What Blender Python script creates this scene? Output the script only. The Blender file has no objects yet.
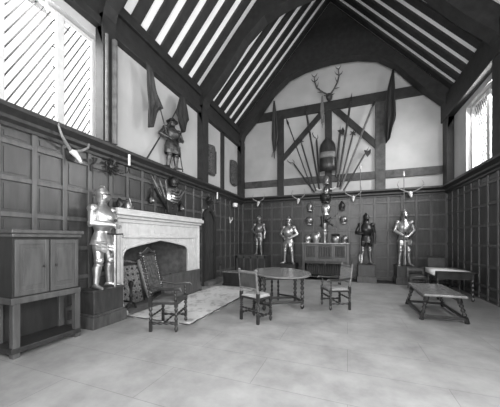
import bpy, bmesh, math, random
from mathutils import Vector as V, Matrix
random.seed(4)
PI = math.pi
COL = bpy.context.scene.collection

# ------------------------------------------------------------------ materials
def mat(name, v, rough=.5, metal=0., nscale=6., amt=.25, stretch=(1, 1, 1), bump=.0, spec=.5):
    m = bpy.data.materials.new(name); m.use_nodes = True
    nt = m.node_tree; b = nt.nodes['Principled BSDF']
    tc = nt.nodes.new('ShaderNodeTexCoord'); mp = nt.nodes.new('ShaderNodeMapping')
    mp.inputs['Scale'].default_value = stretch
    nz = nt.nodes.new('ShaderNodeTexNoise'); nz.inputs['Scale'].default_value = nscale
    nz.inputs['Detail'].default_value = 5
    cr = nt.nodes.new('ShaderNodeValToRGB')
    lo, hi = v * (1 - amt), min(1, v * (1 + amt))
    cr.color_ramp.elements[0].position = .3; cr.color_ramp.elements[1].position = .7
    cr.color_ramp.elements[0].color = (lo, lo, lo, 1); cr.color_ramp.elements[1].color = (hi, hi, hi, 1)
    L = nt.links.new
    L(tc.outputs['Object'], mp.inputs['Vector']); L(mp.outputs['Vector'], nz.inputs['Vector'])
    L(nz.outputs['Fac'], cr.inputs['Fac']); L(cr.outputs['Color'], b.inputs['Base Color'])
    b.inputs['Roughness'].default_value = rough; b.inputs['Metallic'].default_value = metal
    b.inputs['Specular IOR Level'].default_value = spec
    if bump:
        bp = nt.nodes.new('ShaderNodeBump'); bp.inputs['Strength'].default_value = bump
        bp.inputs['Distance'].default_value = .02
        L(nz.outputs['Fac'], bp.inputs['Height']); L(bp.outputs['Normal'], b.inputs['Normal'])
    return m

M = dict(
    panel=mat('oak_panelling', .068, .4, 0, 5, .3, (3, 3, .5)),
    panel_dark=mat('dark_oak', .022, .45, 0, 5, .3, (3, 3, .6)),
    beam=mat('roof_timber', .018, .6, 0, 6, .4, (1, 1, 1), .3),
    beam_light=mat('worn_timber', .055, .6, 0, 6, .5, (1, 1, 1), .3),
    plaster=mat('plaster', .42, .9, 0, 1.1, .13, (1, 1, 1), .1),
    roof_plaster=mat('roof_plaster', .95, .9, 0, 2, .06),
    stone=mat('carved_stone', .50, .8, 0, 7, .10, (1, 1, 1), .15),
    stone_dirty=mat('sooty_stone', .12, .85, 0, 4, .35, (1, 1, 1), .2),
    grey_stone=mat('grey_stone', .24, .85, 0, 6, .2),
    hearth=mat('hearth_brick', .085, .9, 0, 9, .3, (1, 1, 1), .2),
    furn=mat('walnut', .022, .32, 0, 9, .4, (1, 1, .4)),
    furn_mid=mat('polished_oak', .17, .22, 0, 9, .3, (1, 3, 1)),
    furn_frame=mat('worn_oak_frame', .13, .4, 0, 9, .35),
    plinth_moulding=mat('plinth_moulding', .06, .35, 0, 5, .4, (3, 3, .7)),
    furn_box=mat('stained_plinth_wood', .04, .4, 0, 5, .4, (3, 3, .7)),
    leather=mat('seat_leather', .05, .3, 0, 8, .4),
    cushion=mat('light_seat_cover', .30, .6, 0, 14, .3),
    tapestry=mat('worked_upholstery', .055, .8, 0, 24, .95),
    half_steel=mat('rusty_dull_steel', .075, .42, .7, 9, .6),
    steel=mat('polished_steel', .50, .36, .85, 4.5, .45),  # mottling in the base colour imitates uneven reflections in the metal
    steel_mid=mat('dull_steel', .29, .36, .85, 5, .5),
    steel_dark=mat('blackened_steel', .045, .38, .7, 6, .4),
    grey_iron=mat('cast_iron_plate', .19, .5, .3, 30, .6),
    iron=mat('iron', .03, .5, .4, 12, .3),
    wood_pole=mat('pole_wood', .03, .5, 0, 10, .3),
    pole_pale=mat('pale_pole_wood', .10, .5, 0, 10, .3),
    flag=mat('dark_banner', .02, .85, 0, 7, .5, (2, 2, .4)),
    flag_mid=mat('faded_banner', .04, .85, 0, 7, .5, (2, 2, .4)),
    cloth_white=mat('white_linen', .72, .8, 0, 10, .08),
    wax=mat('candle_wax', .85, .5, 0, 5, .03),
    bone=mat('bleached_bone', .6, .6, 0, 12, .2),
    horn=mat('horn', .22, .4, 0, 14, .4),
    dark_antler=mat('dark_antler', .06, .5, 0, 14, .4),
    fur=mat('dark_hide', .05, .8, 0, 20, .4),
    rope=mat('band', .17, .7, 0, 14, .2),
    grass=mat('lawn_outside', .5, .9, 0, 3, .2),
)

def floor_material():
    m = bpy.data.materials.new('oak_floor_boards'); m.use_nodes = True
    nt = m.node_tree; b = nt.nodes['Principled BSDF']; L = nt.links.new; N = nt.nodes.new
    tc = N('ShaderNodeTexCoord'); mp = N('ShaderNodeMapping'); mp.inputs['Rotation'].default_value = (0, 0, .0)
    bk = N('ShaderNodeTexBrick'); bk.inputs['Scale'].default_value = 1
    bk.inputs['Brick Width'].default_value = 1.9; bk.inputs['Row Height'].default_value = .62
    bk.inputs['Mortar Size'].default_value = .004; bk.inputs['Mortar Smooth'].default_value = .5
    bk.inputs['Color1'].default_value = (.31, .31, .31, 1); bk.inputs['Color2'].default_value = (.33, .33, .33, 1)
    bk.inputs['Mortar'].default_value = (.20, .20, .20, 1)
    nz = N('ShaderNodeTexNoise'); nz.inputs['Scale'].default_value = 1.6; nz.inputs['Detail'].default_value = 8
    nz.inputs['Roughness'].default_value = .65
    cr = N('ShaderNodeValToRGB'); cr.color_ramp.elements[0].position = .3; cr.color_ramp.elements[1].position = .72
    cr.color_ramp.elements[0].color = (.66, .66, .66, 1); cr.color_ramp.elements[1].color = (1.25, 1.25, 1.25, 1)
    mx = N('ShaderNodeMix'); mx.data_type = 'RGBA'; mx.blend_type = 'MULTIPLY'; mx.inputs['Factor'].default_value = 1
    L(tc.outputs['Object'], mp.inputs['Vector']); L(mp.outputs['Vector'], bk.inputs['Vector'])
    L(tc.outputs['Object'], nz.inputs['Vector']); L(nz.outputs['Fac'], cr.inputs['Fac'])
    L(bk.outputs['Color'], mx.inputs['A']); L(cr.outputs['Color'], mx.inputs['B'])
    L(mx.outputs['Result'], b.inputs['Base Color'])
    b.inputs['Roughness'].default_value = .38; b.inputs['Specular IOR Level'].default_value = .5
    bp = N('ShaderNodeBump'); bp.inputs['Strength'].default_value = .15; bp.inputs['Distance'].default_value = .02
    L(nz.outputs['Fac'], bp.inputs['Height']); L(bp.outputs['Normal'], b.inputs['Normal'])
    return m
M['floor'] = floor_material()

def rug_material():
    m = bpy.data.materials.new('worn_pale_rug'); m.use_nodes = True
    nt = m.node_tree; b = nt.nodes['Principled BSDF']; L = nt.links.new; N = nt.nodes.new
    tc = N('ShaderNodeTexCoord')
    n1 = N('ShaderNodeTexNoise'); n1.inputs['Scale'].default_value = 2.2; n1.inputs['Detail'].default_value = 6
    n2 = N('ShaderNodeTexNoise'); n2.inputs['Scale'].default_value = 9; n2.inputs['Detail'].default_value = 3
    ad = N('ShaderNodeMath'); ad.operation = 'ADD'
    cr = N('ShaderNodeValToRGB'); cr.color_ramp.elements[0].position = .85; cr.color_ramp.elements[1].position = 1.1
    cr.color_ramp.elements[0].position = .82; cr.color_ramp.elements[1].position = 1.0
    cr.color_ramp.elements[0].color = (.33, .33, .33, 1); cr.color_ramp.elements[1].color = (.56, .56, .56, 1)
    L(tc.outputs['Object'], n1.inputs['Vector']); L(tc.outputs['Object'], n2.inputs['Vector'])
    L(n1.outputs['Fac'], ad.inputs[0]); L(n2.outputs['Fac'], ad.inputs[1]); L(ad.outputs[0], cr.inputs['Fac'])
    L(cr.outputs['Color'], b.inputs['Base Color']); b.inputs['Roughness'].default_value = .95
    return m
M['rug'] = rug_material()

def glass_material():
    m = bpy.data.materials.new('window_glass'); m.use_nodes = True
    nt = m.node_tree; nt.nodes.clear(); N = nt.nodes.new; L = nt.links.new
    o = N('ShaderNodeOutputMaterial'); mx = N('ShaderNodeMixShader'); t = N('ShaderNodeBsdfTransparent')
    g = N('ShaderNodeBsdfGlossy'); g.inputs['Roughness'].default_value = .1
    t.inputs['Color'].default_value = (.93, .93, .93, 1)
    mx.inputs[0].default_value = .06
    L(t.outputs[0], mx.inputs[1]); L(g.outputs[0], mx.inputs[2]); L(mx.outputs[0], o.inputs['Surface'])
    return m
M['glass'] = glass_material()

# ------------------------------------------------------------------ mesh collector
class MB:
    def __init__(s): s.v = []; s.f = []
    def add(s, vs, fs, m=None):
        k = len(s.v)
        s.v += [tuple(m @ V(p)) if m else tuple(p) for p in vs]
        s.f += [tuple(i + k for i in f) for f in fs]; return s
    def box(s, x0, x1, y0, y1, z0, z1, m=None):
        vs = [(x, y, z) for z in (z0, z1) for y in (y0, y1) for x in (x0, x1)]
        return s.add(vs, [(0, 2, 3, 1), (4, 5, 7, 6), (0, 1, 5, 4), (2, 6, 7, 3), (0, 4, 6, 2), (1, 3, 7, 5)], m)
    def rings(s, rings, closed=False, caps=True, m=None):
        n = len(rings[0]); vs = [p for r in rings for p in r]; fs = []
        R = len(rings)
        for i in range(R if closed else R - 1):
            j = (i + 1) % R
            for k in range(n):
                l = (k + 1) % n
                fs.append((i * n + k, i * n + l, j * n + l, j * n + k))
        if caps and not closed:
            fs.append(tuple(reversed(range(n)))); fs.append(tuple((R - 1) * n + k for k in range(n)))
        return s.add(vs, fs, m)
    def loft(s, secs, n=16, m=None, caps=True):       # secs: (cx,cy,cz,rx,ry)
        return s.rings([[(c[0] + c[3] * math.cos(2 * PI * k / n), c[1] + c[4] * math.sin(2 * PI * k / n), c[2]) for k in range(n)] for c in secs], m=m, caps=caps)
    def lathe(s, prof, n=16, at=(0, 0, 0), m=None):   # prof: (r,z)
        return s.loft([(at[0], at[1], at[2] + z, max(r, .0005), max(r, .0005)) for r, z in prof], n, m)
    def tube(s, pts, rad, n=8, m=None, flat=1.0):
        pts = [V(p) for p in pts]
        if not hasattr(rad, '__len__'): rad = [rad] * len(pts)
        rs = []; up = None
        for i, p in enumerate(pts):
            a = pts[max(i - 1, 0)]; b = pts[min(i + 1, len(pts) - 1)]
            d = (b - a); d = d.normalized() if d.length > 1e-9 else V((0, 0, 1))
            if up is None: up = V((0, 0, 1)) if abs(d.z) < .9 else V((1, 0, 0))
            x = d.cross(up)
            if x.length < 1e-6: x = d.cross(V((0, 1, 0)))
            x.normalize(); y = x.cross(d).normalized(); up = y
            rs.append([tuple(p + x * rad[i] * math.cos(2 * PI * k / n) + y * rad[i] * flat * math.sin(2 * PI * k / n)) for k in range(n)])
        return s.rings(rs, m=m)
    def ell(s, c, r, n=14, k=8, m=None):
        secs = []
        for i in range(k + 1):
            a = -PI / 2 + PI * i / k; q = max(math.cos(a), .02)
            secs.append((c[0], c[1], c[2] + r[2] * math.sin(a), r[0] * q, r[1] * q))
        return s.loft(secs, n, m)
    def prism(s, poly, axis, a, b, m=None):            # poly 2-D extruded along axis between a and b
        def P(u, w, t): return {'x': (t, u, w), 'y': (u, t, w), 'z': (u, w, t)}[axis]
        n = len(poly); vs = [P(u, w, a) for u, w in poly] + [P(u, w, b) for u, w in poly]
        fs = [tuple(range(n)), tuple(reversed(range(n, 2 * n)))] + [(i, n + i, n + (i + 1) % n, (i + 1) % n) for i in range(n)]
        return s.add(vs, fs, m)
    def turned(s, p0, p1, r, beads=6, n=8, ends=True, m=None):
        p0, p1 = V(p0), V(p1); K = beads * 6; pts = []; rd = []
        for i in range(K + 1):
            t = i / K; pts.append(p0.lerp(p1, t)); w = .5 - .5 * math.cos(2 * PI * t * beads)
            rd.append(r * (.55 + .5 * w))
        s.tube(pts, rd, n, m)
        return s
    def build(s, name, material, parent=None, smooth=True, bevel=0, kind=None, label=None, loc=None):
        me = bpy.data.meshes.new(name); me.from_pydata(s.v, [], s.f)
        bm = bmesh.new(); bm.from_mesh(me); bmesh.ops.recalc_face_normals(bm, faces=bm.faces); bm.to_mesh(me); bm.free()
        me.materials.append(material)
        o = bpy.data.objects.new(name, me); COL.objects.link(o)
        if smooth:
            me.shade_smooth()
            try: me.set_sharp_from_angle(angle=math.radians(38))
            except Exception: pass
        if parent: o.parent = parent
        if loc: o.location = loc
        if bevel:
            md = o.modifiers.new('bevel', 'BEVEL'); md.width = bevel; md.segments = 2; md.limit_method = 'ANGLE'
        if kind: o['kind'] = kind
        if label: o['label'] = label
        return o

def thing(name, label, cat, loc=(0, 0, 0), rz=0, group=None):
    o = bpy.data.objects.new(name, None); COL.objects.link(o); o.empty_display_size = .1
    o.location = loc; o.rotation_euler = (0, 0, rz); o['label'] = label; o['category'] = cat
    if group: o['group'] = group
    return o
def tag(o, label, cat, group=None):
    o['label'] = label; o['category'] = cat
    if group: o['group'] = group
    return o
def struct(name, mb, m, label, cat, parent=None, smooth=False, bevel=0):
    o = mb.build(name, m, parent, smooth, bevel, kind='structure')
    if not parent: o['label'] = label; o['category'] = cat
    return o

# ------------------------------------------------------------------ room dimensions (metres)
XL, XR, YB, YF = -4.4, 3.2, 10.5, -1.5
XC = -.6; PLATE = 6.2; SLOPE = 1.1; RIDGE = PLATE + (XR - XC) * SLOPE
CZ = 3.32       # top of the panelling cornice

# ---- floor
struct('floor', MB().box(XL - .1, XR + .1, YF, YB + .1, -.1, 0), M['floor'], 'pale worn hall floor', 'floor')
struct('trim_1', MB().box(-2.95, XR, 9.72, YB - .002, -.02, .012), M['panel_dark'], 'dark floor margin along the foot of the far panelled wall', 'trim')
# door step along left wall
struct('trim_2', MB().box(XL, -4.12, 7.12, 8.7, 0, .13), M['stone_dirty'], 'low worn step below the arched door', 'trim', bevel=.01)

# ---- left wall (with window and fireplace openings)
WY = [(1.30, 1.98), (2.12, 2.80), (2.93, 3.42)]      # window lights along y
WZ0, WZ1 = 3.36, 5.30
w = MB(); T = .35
def wl(y0, y1, z0, z1): w.box(XL - T, XL, y0, y1, z0, z1)
wl(YF, 1.2, 0, PLATE); wl(1.2, 3.5, 0, WZ0); wl(1.2, 3.5, WZ1, PLATE); wl(3.5, 3.81, 0, PLATE)
wl(3.81, 6.10, 1.62, PLATE); wl(6.10, YB, 0, PLATE)
struct('wall_left', w, M['plaster'], 'long plastered and panelled wall with the stone fireplace', 'wall')

# ---- back wall with gable
g = MB().prism([(XL - T, 0), (XR + T, 0), (XR + T, PLATE), (XC, RIDGE + .3), (XL - T, PLATE)], 'y', YB, YB + .3)
struct('wall_back', g, M['plaster'], 'far gable wall, plaster above dark panelling', 'wall')

# ---- right wall with window
RW = [(6.3, 7.1), (7.25, 8.05), (8.2, 9.0)]
w = MB()
def wr(y0, y1, z0, z1): w.box(XR, XR + T, y0, y1, z0, z1)
wr(2.0, 6.2, 0, PLATE); wr(6.2, 9.1, 0, 3.4); wr(6.2, 9.1, 5.3, PLATE); wr(9.1, YB, 0, PLATE); wr(YF, -.6, 0, PLATE)
wr(-.6, 2.0, 0, 1.2); wr(-.6, 2.0, 4.6, PLATE)
struct('wall_right', w, M['plaster'], 'right-hand wall, plaster above panelling', 'wall')
w = MB().box(XL - T, XR + T, YF - .2, YF, 0, PLATE).prism([(XL - T, PLATE), (XR + T, PLATE), (XC, RIDGE + .3)], 'y', YF - .2, YF)
struct('wall_front', w, M['plaster'], 'plain wall at the near end of the hall', 'wall')

# ---- windows
def window(n, x0, x1, lights, z0, z1, label, lead=True):
    fr = MB()
    ys = [lights[0][0] - .1] + [l for p in lights for l in p] + [lights[-1][1] + .1]
    for i in range(0, len(ys), 2): fr.box(x0, x1, ys[i], ys[i + 1], z0, z1)
    fr.box(x0 + .004, x1 - .004, ys[0] + .01, ys[-1] - .01, z0 + .002, z0 + .07).box(x0 + .004, x1 - .004, ys[0] + .01, ys[-1] - .01, z1 - .07, z1 - .002)
    f = struct('window_%d' % n, fr, M['stone'], label, 'window', bevel=.015)
    xm = (x0 + x1) / 2
    for (a, b) in lights:
        MB().box(xm - .004, xm + .004, a, b, z0 + .07, z1 - .07).build('glass_pane', M['glass'], f, False, kind='structure')
        if lead:
            ld = MB(); step = .20; H = z1 - z0; W_ = b - a; k = -2 * W_
            while k < H:                      # diagonal lead cames
                ya, za = a, z0 + k; yb, zb = b, z0 + k + W_ * 2.0
                if za < z0: ya += (z0 - za) / 2; za = z0
                if zb > z1: yb -= (zb - z1) / 2; zb = z1
                if yb > ya: ld.tube([(xm + .01, ya, za), (xm + .01, yb, zb)], .010, 4)
                k += step
            for j in range(int(H / .33)):
                ld.box(xm + .004, xm + .02, b - .03, b, z0 + .33 * j, z0 + .33 * j + .02)
            ld.build('lead_came', M['steel_dark'], f, False, kind='structure')
    return f
window(1, XL - .22, XL - .10, WY, WZ0, WZ1, 'tall leaded window high in the left wall with diagonal leading')
window(2, XR + .10, XR + .22, RW, 3.4, 5.3, 'leaded window in the right wall near the far corner')
window(3, XR + .10, XR + .22, [(-.5, .3), (.4, 1.1), (1.2, 1.9)], 1.2, 4.6, 'window in the right wall near the camera', lead=False)

# ---- panelling
def panelling(name, along, face, sgn, spans, label, z_rows=(.12, .35, .85, 1.35, 1.85, 2.35, 2.85, 3.08), pitch=.44):
    """spans: (u0,u1,z0,z1). Stiles, rails and fielded panels on a backing board."""
    mb = MB(); fld = MB()
    def B(q, u0, u1, z0, z1, d0, d1):
        a, b = sorted((face + sgn * d0, face + sgn * d1))
        if along == 'y': q.box(a, b, u0, u1, z0, z1)
        else: q.box(u0, u1, a, b, z0, z1)
    for (u0, u1, z0, z1) in spans:
        B(fld, u0, u1, z0, z1, 0, .03)
        n = max(1, round((u1 - u0) / pitch)); p = (u1 - u0) / n
        for i in range(n + 1):
            c = u0 + i * p; B(mb, max(u0, c - .035), min(u1, c + .035), z0, z1, .03, .062)
        for i in range(n):
            zs = [z for z in z_rows if z0 - .01 <= z <= z1 + .01]
            if zs and zs[0] > z0 + .1: zs = [z0] + zs
            for j, z in enumerate(zs):
                B(mb, u0 + i * p + .035, u0 + (i + 1) * p - .035, max(z0, z - .035), min(z1, z + .035), .03, .058)
                if j + 1 < len(zs):
                    a, b, c, d = u0 + i * p + .075, u0 + (i + 1) * p - .075, z + .075, zs[j + 1] - .075
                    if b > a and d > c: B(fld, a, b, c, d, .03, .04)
    mb.v += []
    k = len(mb.v)
    o = struct(name, mb, M['panel'], label, 'panelling', bevel=.006)
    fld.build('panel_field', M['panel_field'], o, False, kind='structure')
    return o
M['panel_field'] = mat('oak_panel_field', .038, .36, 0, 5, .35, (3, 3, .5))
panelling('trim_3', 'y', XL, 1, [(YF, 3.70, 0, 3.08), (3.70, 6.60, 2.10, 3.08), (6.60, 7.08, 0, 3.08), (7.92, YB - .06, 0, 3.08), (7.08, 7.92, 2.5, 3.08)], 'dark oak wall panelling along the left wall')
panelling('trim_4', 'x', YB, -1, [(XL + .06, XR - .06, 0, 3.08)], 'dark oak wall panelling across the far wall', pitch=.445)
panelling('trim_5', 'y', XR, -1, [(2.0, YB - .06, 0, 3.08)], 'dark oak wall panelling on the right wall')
def cornice_poly(s, f):   # profile in (offset, z)
    return [(f, 3.05), (f + s * .08, 3.05), (f + s * .08, 3.10), (f + s * .13, 3.14), (f + s * .13, 3.19), (f + s * .22, 3.26), (f + s * .22, CZ), (f, CZ)]
struct('trim_6', MB().prism([(u, z) for u, z in cornice_poly(1, XL)], 'y', YF, YB), M['panel_dark'], 'moulded cornice above the left panelling', 'cornice')
def cx_poly(mb, x0, x1):
    p = cornice_poly(-1, YB); n = len(p)
    mb.add([(x0, u, z) for u, z in p] + [(x1, u, z) for u, z in p], [tuple(range(n)), tuple(range(n, 2 * n))] + [(i, n + i, n + (i + 1) % n, (i + 1) % n) for i in range(n)])
    return mb
struct('trim_7', cx_poly(MB(), XL + .1, XR - .1), M['panel_dark'], 'moulded cornice above the far panelling', 'cornice')
struct('trim_8', MB().prism([(u, z) for u, z in cornice_poly(-1, XR)], 'y', 2.0, YB), M['panel_dark'], 'moulded cornice above the right panelling', 'cornice')

# ---- timber frame on the back wall
tb = MB()
YT = YB - .09
def bar(mb, p, q, wd, y0, y1):
    p, q = V((p[0], p[1])), V((q[0], q[1])); d = (q - p).normalized(); nn = V((-d.y, d.x)) * wd / 2
    mb.prism([tuple(p + nn), tuple(q + nn), tuple(q - nn), tuple(p - nn)], 'y', y0, y1)
def timber(name, p, q, wd, label, m='beam', dy=.09):
    mb = MB(); bar(mb, p, q, wd, YB - dy, YB + .01)
    return struct(name, mb, M[m], label, 'timber', bevel=.01)
timber('tie_beam', (XL, 6.72), (XR, 6.72), .34, 'long dark tie beam across the far gable', dy=.13)
timber('timber_rail', (XL, 3.88), (XR, 3.88), .28, 'horizontal timber rail above the far panelling', 'beam_light', dy=.08)
timber('timber_post', (-2.62, CZ), (-2.62, 6.6), .27, 'upright timber left of the weapon trophy', dy=.11)
timber('timber_post', (-.70, CZ), (-.70, 6.6), .26, 'upright timber behind the weapon trophy', dy=.11)
timber('timber_post', (1.12, CZ), (1.12, 6.6), .34, 'upright timber right of the weapon trophy beside the dark banner', 'beam_light', dy=.105)
timber('timber_brace', (-.90, 6.55), (-2.55, 4.85), .20, 'diagonal timber brace falling to the left post', dy=.095)
timber('timber_brace', (-.50, 6.62), (1.05, 4.92), .22, 'diagonal timber brace falling to the right post', dy=.085)

# ---- wall plates, studs, trusses
struct('wall_plate', MB().box(XL, XL + .15, YF, YB, 5.46, 5.62).box(XL, XL + .10, YF, YB, 5.62, 5.98).box(XL, XL + .17, YF, YB, 5.98, 6.2), M['beam'], 'deep moulded timber wall plate along the left eaves', 'timber', bevel=.012)
struct('wall_plate', MB().box(XR - .22, XR, YF, YB, 5.46, 6.2), M['beam'], 'deep timber wall plate along the right eaves', 'timber', bevel=.012)
struct('wall_stud', MB().box(XL, XL + .07, 8.42, 8.64, CZ, 5.46), M['beam'], 'slim upright stud between the two hanging shields', 'timber', bevel=.01)

INNER = [(3.66, 5.6), (3.54, 5.99), (3.06, 6.47), (2.62, 6.98), (2.2, 7.50), (1.60, 7.97), (.95, 8.16), (.4, 8.22), (0, 8.24)]
def roofz(u): return PLATE + (XR - XC - u) * SLOPE
def truss(y0, y1, full, label, low=.0):
    mb = MB()
    def P(u, s): return XC + s * u
    for s in (-1, 1):
        ins = [(3.60, CZ), (3.60, 5.0)] + [(u, z - low) for u, z in INNER]
        for i in range(len(ins) - 1):
            (u0, a0), (u1, a1) = ins[i], ins[i + 1]
            if i < 2: continue
        # post
        mb.box(min(P(3.8, s), P(3.60, s)), max(P(3.8, s), P(3.60, s)), y0, y1, CZ, 5.7)
        # brace: band from inner curve upward/outward
        inner = [(3.62, 5.1)] + [(u, z - low) for u, z in INNER]
        outer = []
        for (u, z) in inner:
            if full: outer.append((min(3.8, u + (.0 if u < .1 else .5)), min(roofz(min(3.8, u + (.0 if u < .1 else .5))), 99) if u < 3.3 else max(z, PLATE if u < 3.6 else z + .3)))
            else:
                zz = min(z + .46, roofz(u)); outer.append((min(3.8, u + .18), min(zz, roofz(min(3.8, u + .18)))))
        for i in range(len(inner) - 1):
            q = [inner[i], inner[i + 1], outer[i + 1], outer[i]]
            mb.prism([(P(u, s), z) for u, z in q], 'y', y0, y1)
        # principal rafter
        mb.prism([(P(3.8, s), PLATE - .25), (P(0, s), RIDGE - .32), (P(0, s), RIDGE), (P(3.8, s), PLATE + .05)], 'y', y0 + .03, y1 - .03)
    return struct('roof_truss', mb, M['beam'], label, 'truss')
truss(9.98, 10.34, True, 'arched roof truss against the far gable')
truss(6.88, 7.22, False, 'arched roof truss springing beside the fireplace', .12)
truss(3.42, 3.70, False, 'arched roof truss springing beside the left window', .12)
truss(.3, .62, False, 'arched roof truss nearest the camera', .12)
# window shafts beside the truss post
struct('trim_9', MB().tube([(XL + .24, 3.46, CZ), (XL + .24, 3.46, 5.3)], .03, 8).tube([(XL + .05, 3.76, CZ), (XL + .05, 3.76, 5.46)], .05, 8).tube([(XL + .24, 3.63, CZ), (XL + .24, 3.63, 5.3)], .05, 8), M['furn_frame'], 'slender moulded shafts beside the left window', 'trim', smooth=True)

# ---- roof: plaster slope and rafters
for s, nm in ((-1, 'left'), (1, 'right')):
    X0 = XC + s * 3.8
    mb = MB().prism([(X0 + s * .35, PLATE + .11 - .35 * SLOPE), (XC, RIDGE + .11), (XC, RIDGE + .4), (X0 + s * .35, PLATE + .4 - .35 * SLOPE)], 'y', YF - .2, YB + .3)
    struct('ceiling' if s < 0 else 'ceiling_right', mb, M['roof_plaster'], 'white plastered %s slope of the roof between the rafters' % nm, 'ceiling')
    y = YF + .2; k = 0
    while y < YB - .25:
        r = MB().prism([(X0, PLATE + .02), (XC, RIDGE + .02), (XC, RIDGE + .16), (X0, PLATE + .16)], 'y', y, y + .24)
        o = struct('rafter', r, M['beam'], 'dark sloping rafter of the %s roof slope' % nm, 'rafter')
        o['group'] = 'rafters of the %s roof slope' % nm
        y += .46

# ------------------------------------------------------------------ door in left wall
d = MB()
def tudor(y0, y1, zs, za, n=6):
    ym = (y0 + y1) / 2; L_ = []
    for i in range(n + 1):
        t = i / n; L_.append((y0 + (ym - y0) * t, zs + (za - zs) * (1 - (1 - t) ** 2.2)))
    return L_ + [(y1 - (a - y0), z) for a, z in reversed(L_[:-1])]
arch = tudor(7.18, 7.82, 2.15, 2.45)
d = MB().prism([(7.18, .13)] + arch + [(7.82, .13)], 'x', XL + .0, XL + .035)
for i in range(5): d.box(XL + .035, XL + .045, 7.18 + .128 * i + .01, 7.18 + .128 * (i + 1) - .01, .15, 2.12)
dr = struct('door_1', d, M['panel_field'], 'narrow plank door with a pointed arch right of the fireplace', 'door')
fr = MB()
ol = tudor(7.08, 7.92, 2.22, 2.5 + .05); il = arch
fr.box(XL, XL + .10, 7.08, 7.18, 0, 2.16).box(XL, XL + .10, 7.82, 7.92, 0, 2.16)
for i in range(len(il) - 1):
    fr.prism([il[i], il[i + 1], ol[i + 1], ol[i]], 'x', XL, XL + .10)
fr.build('door_frame', M['panel_dark'], dr, False, kind='structure')
MB().tube([(XL + .08, 7.72, 1.2), (XL + .10, 7.70, 1.12), (XL + .08, 7.72, 1.04)], .012, 6).build('door_handle', M['iron'], dr, kind='structure')

# ------------------------------------------------------------------ fireplace
fp = thing('fireplace', 'large pale carved stone fireplace with pointed arch opening', 'fireplace', (XL, 5.22, 0))
F_ = Matrix.Translation((-XL, -5.22, 0)) @ Matrix.Translation((0, -.23, -.06)) 
FX = -4.18
_h = [(0, 1.20), (.012, 1.30), (.04, 1.37), (.08, 1.405), (.2, 1.455), (.35, 1.51), (.5, 1.56)]
ar = [(4.04 + 2.25 * t, z) for t, z in _h] + [(6.29 - 2.14 * t, z) for t, z in reversed(_h[:-1])]
s_ = MB()
# front slab with arched opening
top = 1.98
pts = ar
for i in range(len(pts) - 1):
    (a, z0), (b, z1) = pts[i], pts[i + 1]
    s_.prism([(a, z0), (b, z1), (b, top), (a, top)], 'x', FX - .04, FX, F_)
s_.prism([(6.29, .5), (6.33, .5), (6.33, top), (6.29, top)], 'x', XL, FX, F_).box(XL, FX, 3.93, 4.04, .06, top, F_).box(XL, FX, 6.33, 6.82, .55, top, F_)
s_.build('stone_surround', M['stone'], fp, False, bevel=.01)
sl = MB()
sl.box(XL, FX + .03, 3.88, 6.84, 1.90, 1.98, F_).box(XL, FX + .09, 3.86, 6.86, 1.98, 2.04, F_).box(XL, FX + .16, 3.83, 6.88, 2.04, 2.13, F_).box(XL, FX + .12, 3.85, 6.86, 2.13, 2.17, F_)
sl.build('mantel_shelf', M['stone'], fp, False, bevel=.012)
mo = MB()
# rectangular label moulding around the spandrels, jamb shafts
mo.box(FX, FX + .055, 4.05, 6.60, 1.60, 1.65, F_).box(FX, FX + .03, 3.99, 4.02, .25, 1.65, F_).box(FX, FX + .03, 6.54, 6.60, .55, 1.65, F_)
mo.tube([(FX - .01, 3.95, .22), (FX - .01, 3.95, 1.9)], .05, 10, F_).tube([(FX, 6.80, .5), (FX, 6.80, 1.9)], .05, 10, F_)
mo.box(FX, FX + .012, 4.95, 5.75, 1.70, 1.88, F_)
mo.build('moulding', M['stone'], fp, True)
am = MB()
for i in range(len(pts) - 1):
    am.tube([(FX + .005, pts[i][0], pts[i][1]), (FX + .005, pts[i + 1][0], pts[i + 1][1])], .03, 6, F_)
am.tube([(FX + .005, 4.04, .3), (FX + .005, 4.04, 1.22)], .03, 6, F_).tube([(FX + .005, 6.30, .5), (FX + .005, 6.30, 1.22)], .03, 6, F_)
am.build('arch_moulding', M['stone'], fp)
bs = MB().loft([(FX - .02, 4.02, .06, .15, .15), (FX - .02, 4.02, .12, .15, .15), (FX - .02, 4.0, .18, .11, .12), (FX - .02, 3.98, .34, .07, .08)], 8, F_)
bs.build('base_stone', M['stone'], fp, False)
bs = MB().loft([(FX - .02, 6.76, .06, .15, .16), (FX - .02, 6.76, .14, .15, .16), (FX - .02, 6.77, .22, .10, .11), (FX - .02, 6.79, .6, .06, .07)], 8, F_).box(XL, FX - .01, 6.33, 6.82, .06, .55, F_)
bs.build('base_stone', M['stone_dirty'], fp, False)
fb = MB()
for i in range(len(pts) - 1):
    (a, z0), (b, z1) = pts[i], pts[i + 1]; fb.prism([(a, z0), (b, z1), (b, 1.9), (a, 1.9)], 'x', XL - .1, FX - .045, F_)
fb.box(XL - .1, FX - .045, 6.285, 6.30, .06, 1.3, F_).box(XL - .1, FX - .045, 4.03, 4.045, .06, 1.3, F_)
fb.box(-5.3, -5.2, 4.0, 6.5, 0, 1.8, F_)
fb.prism([(XL, 4.04), (-5.2, 4.40), (-5.2, 4.00), (XL, 4.00)], 'z', .06, 1.75, F_).prism([(XL, 6.33), (-5.2, 6.03), (-5.2, 6.43), (XL, 6.43)], 'z', .06, 1.75, F_)
fb.box(-5.3, XL, 4.0, 6.5, 1.62, 1.8, F_).box(-5.3, XL - .0, 4.0, 6.5, -.04, .075, F_)
fb.build('firebox', M['hearth'], fp, False)
MB().box(XL + .0, -4.0, 4.2, 6.7, .06, .075, F_).build('hearthstone', M['stone_dirty'], fp, False)

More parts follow.
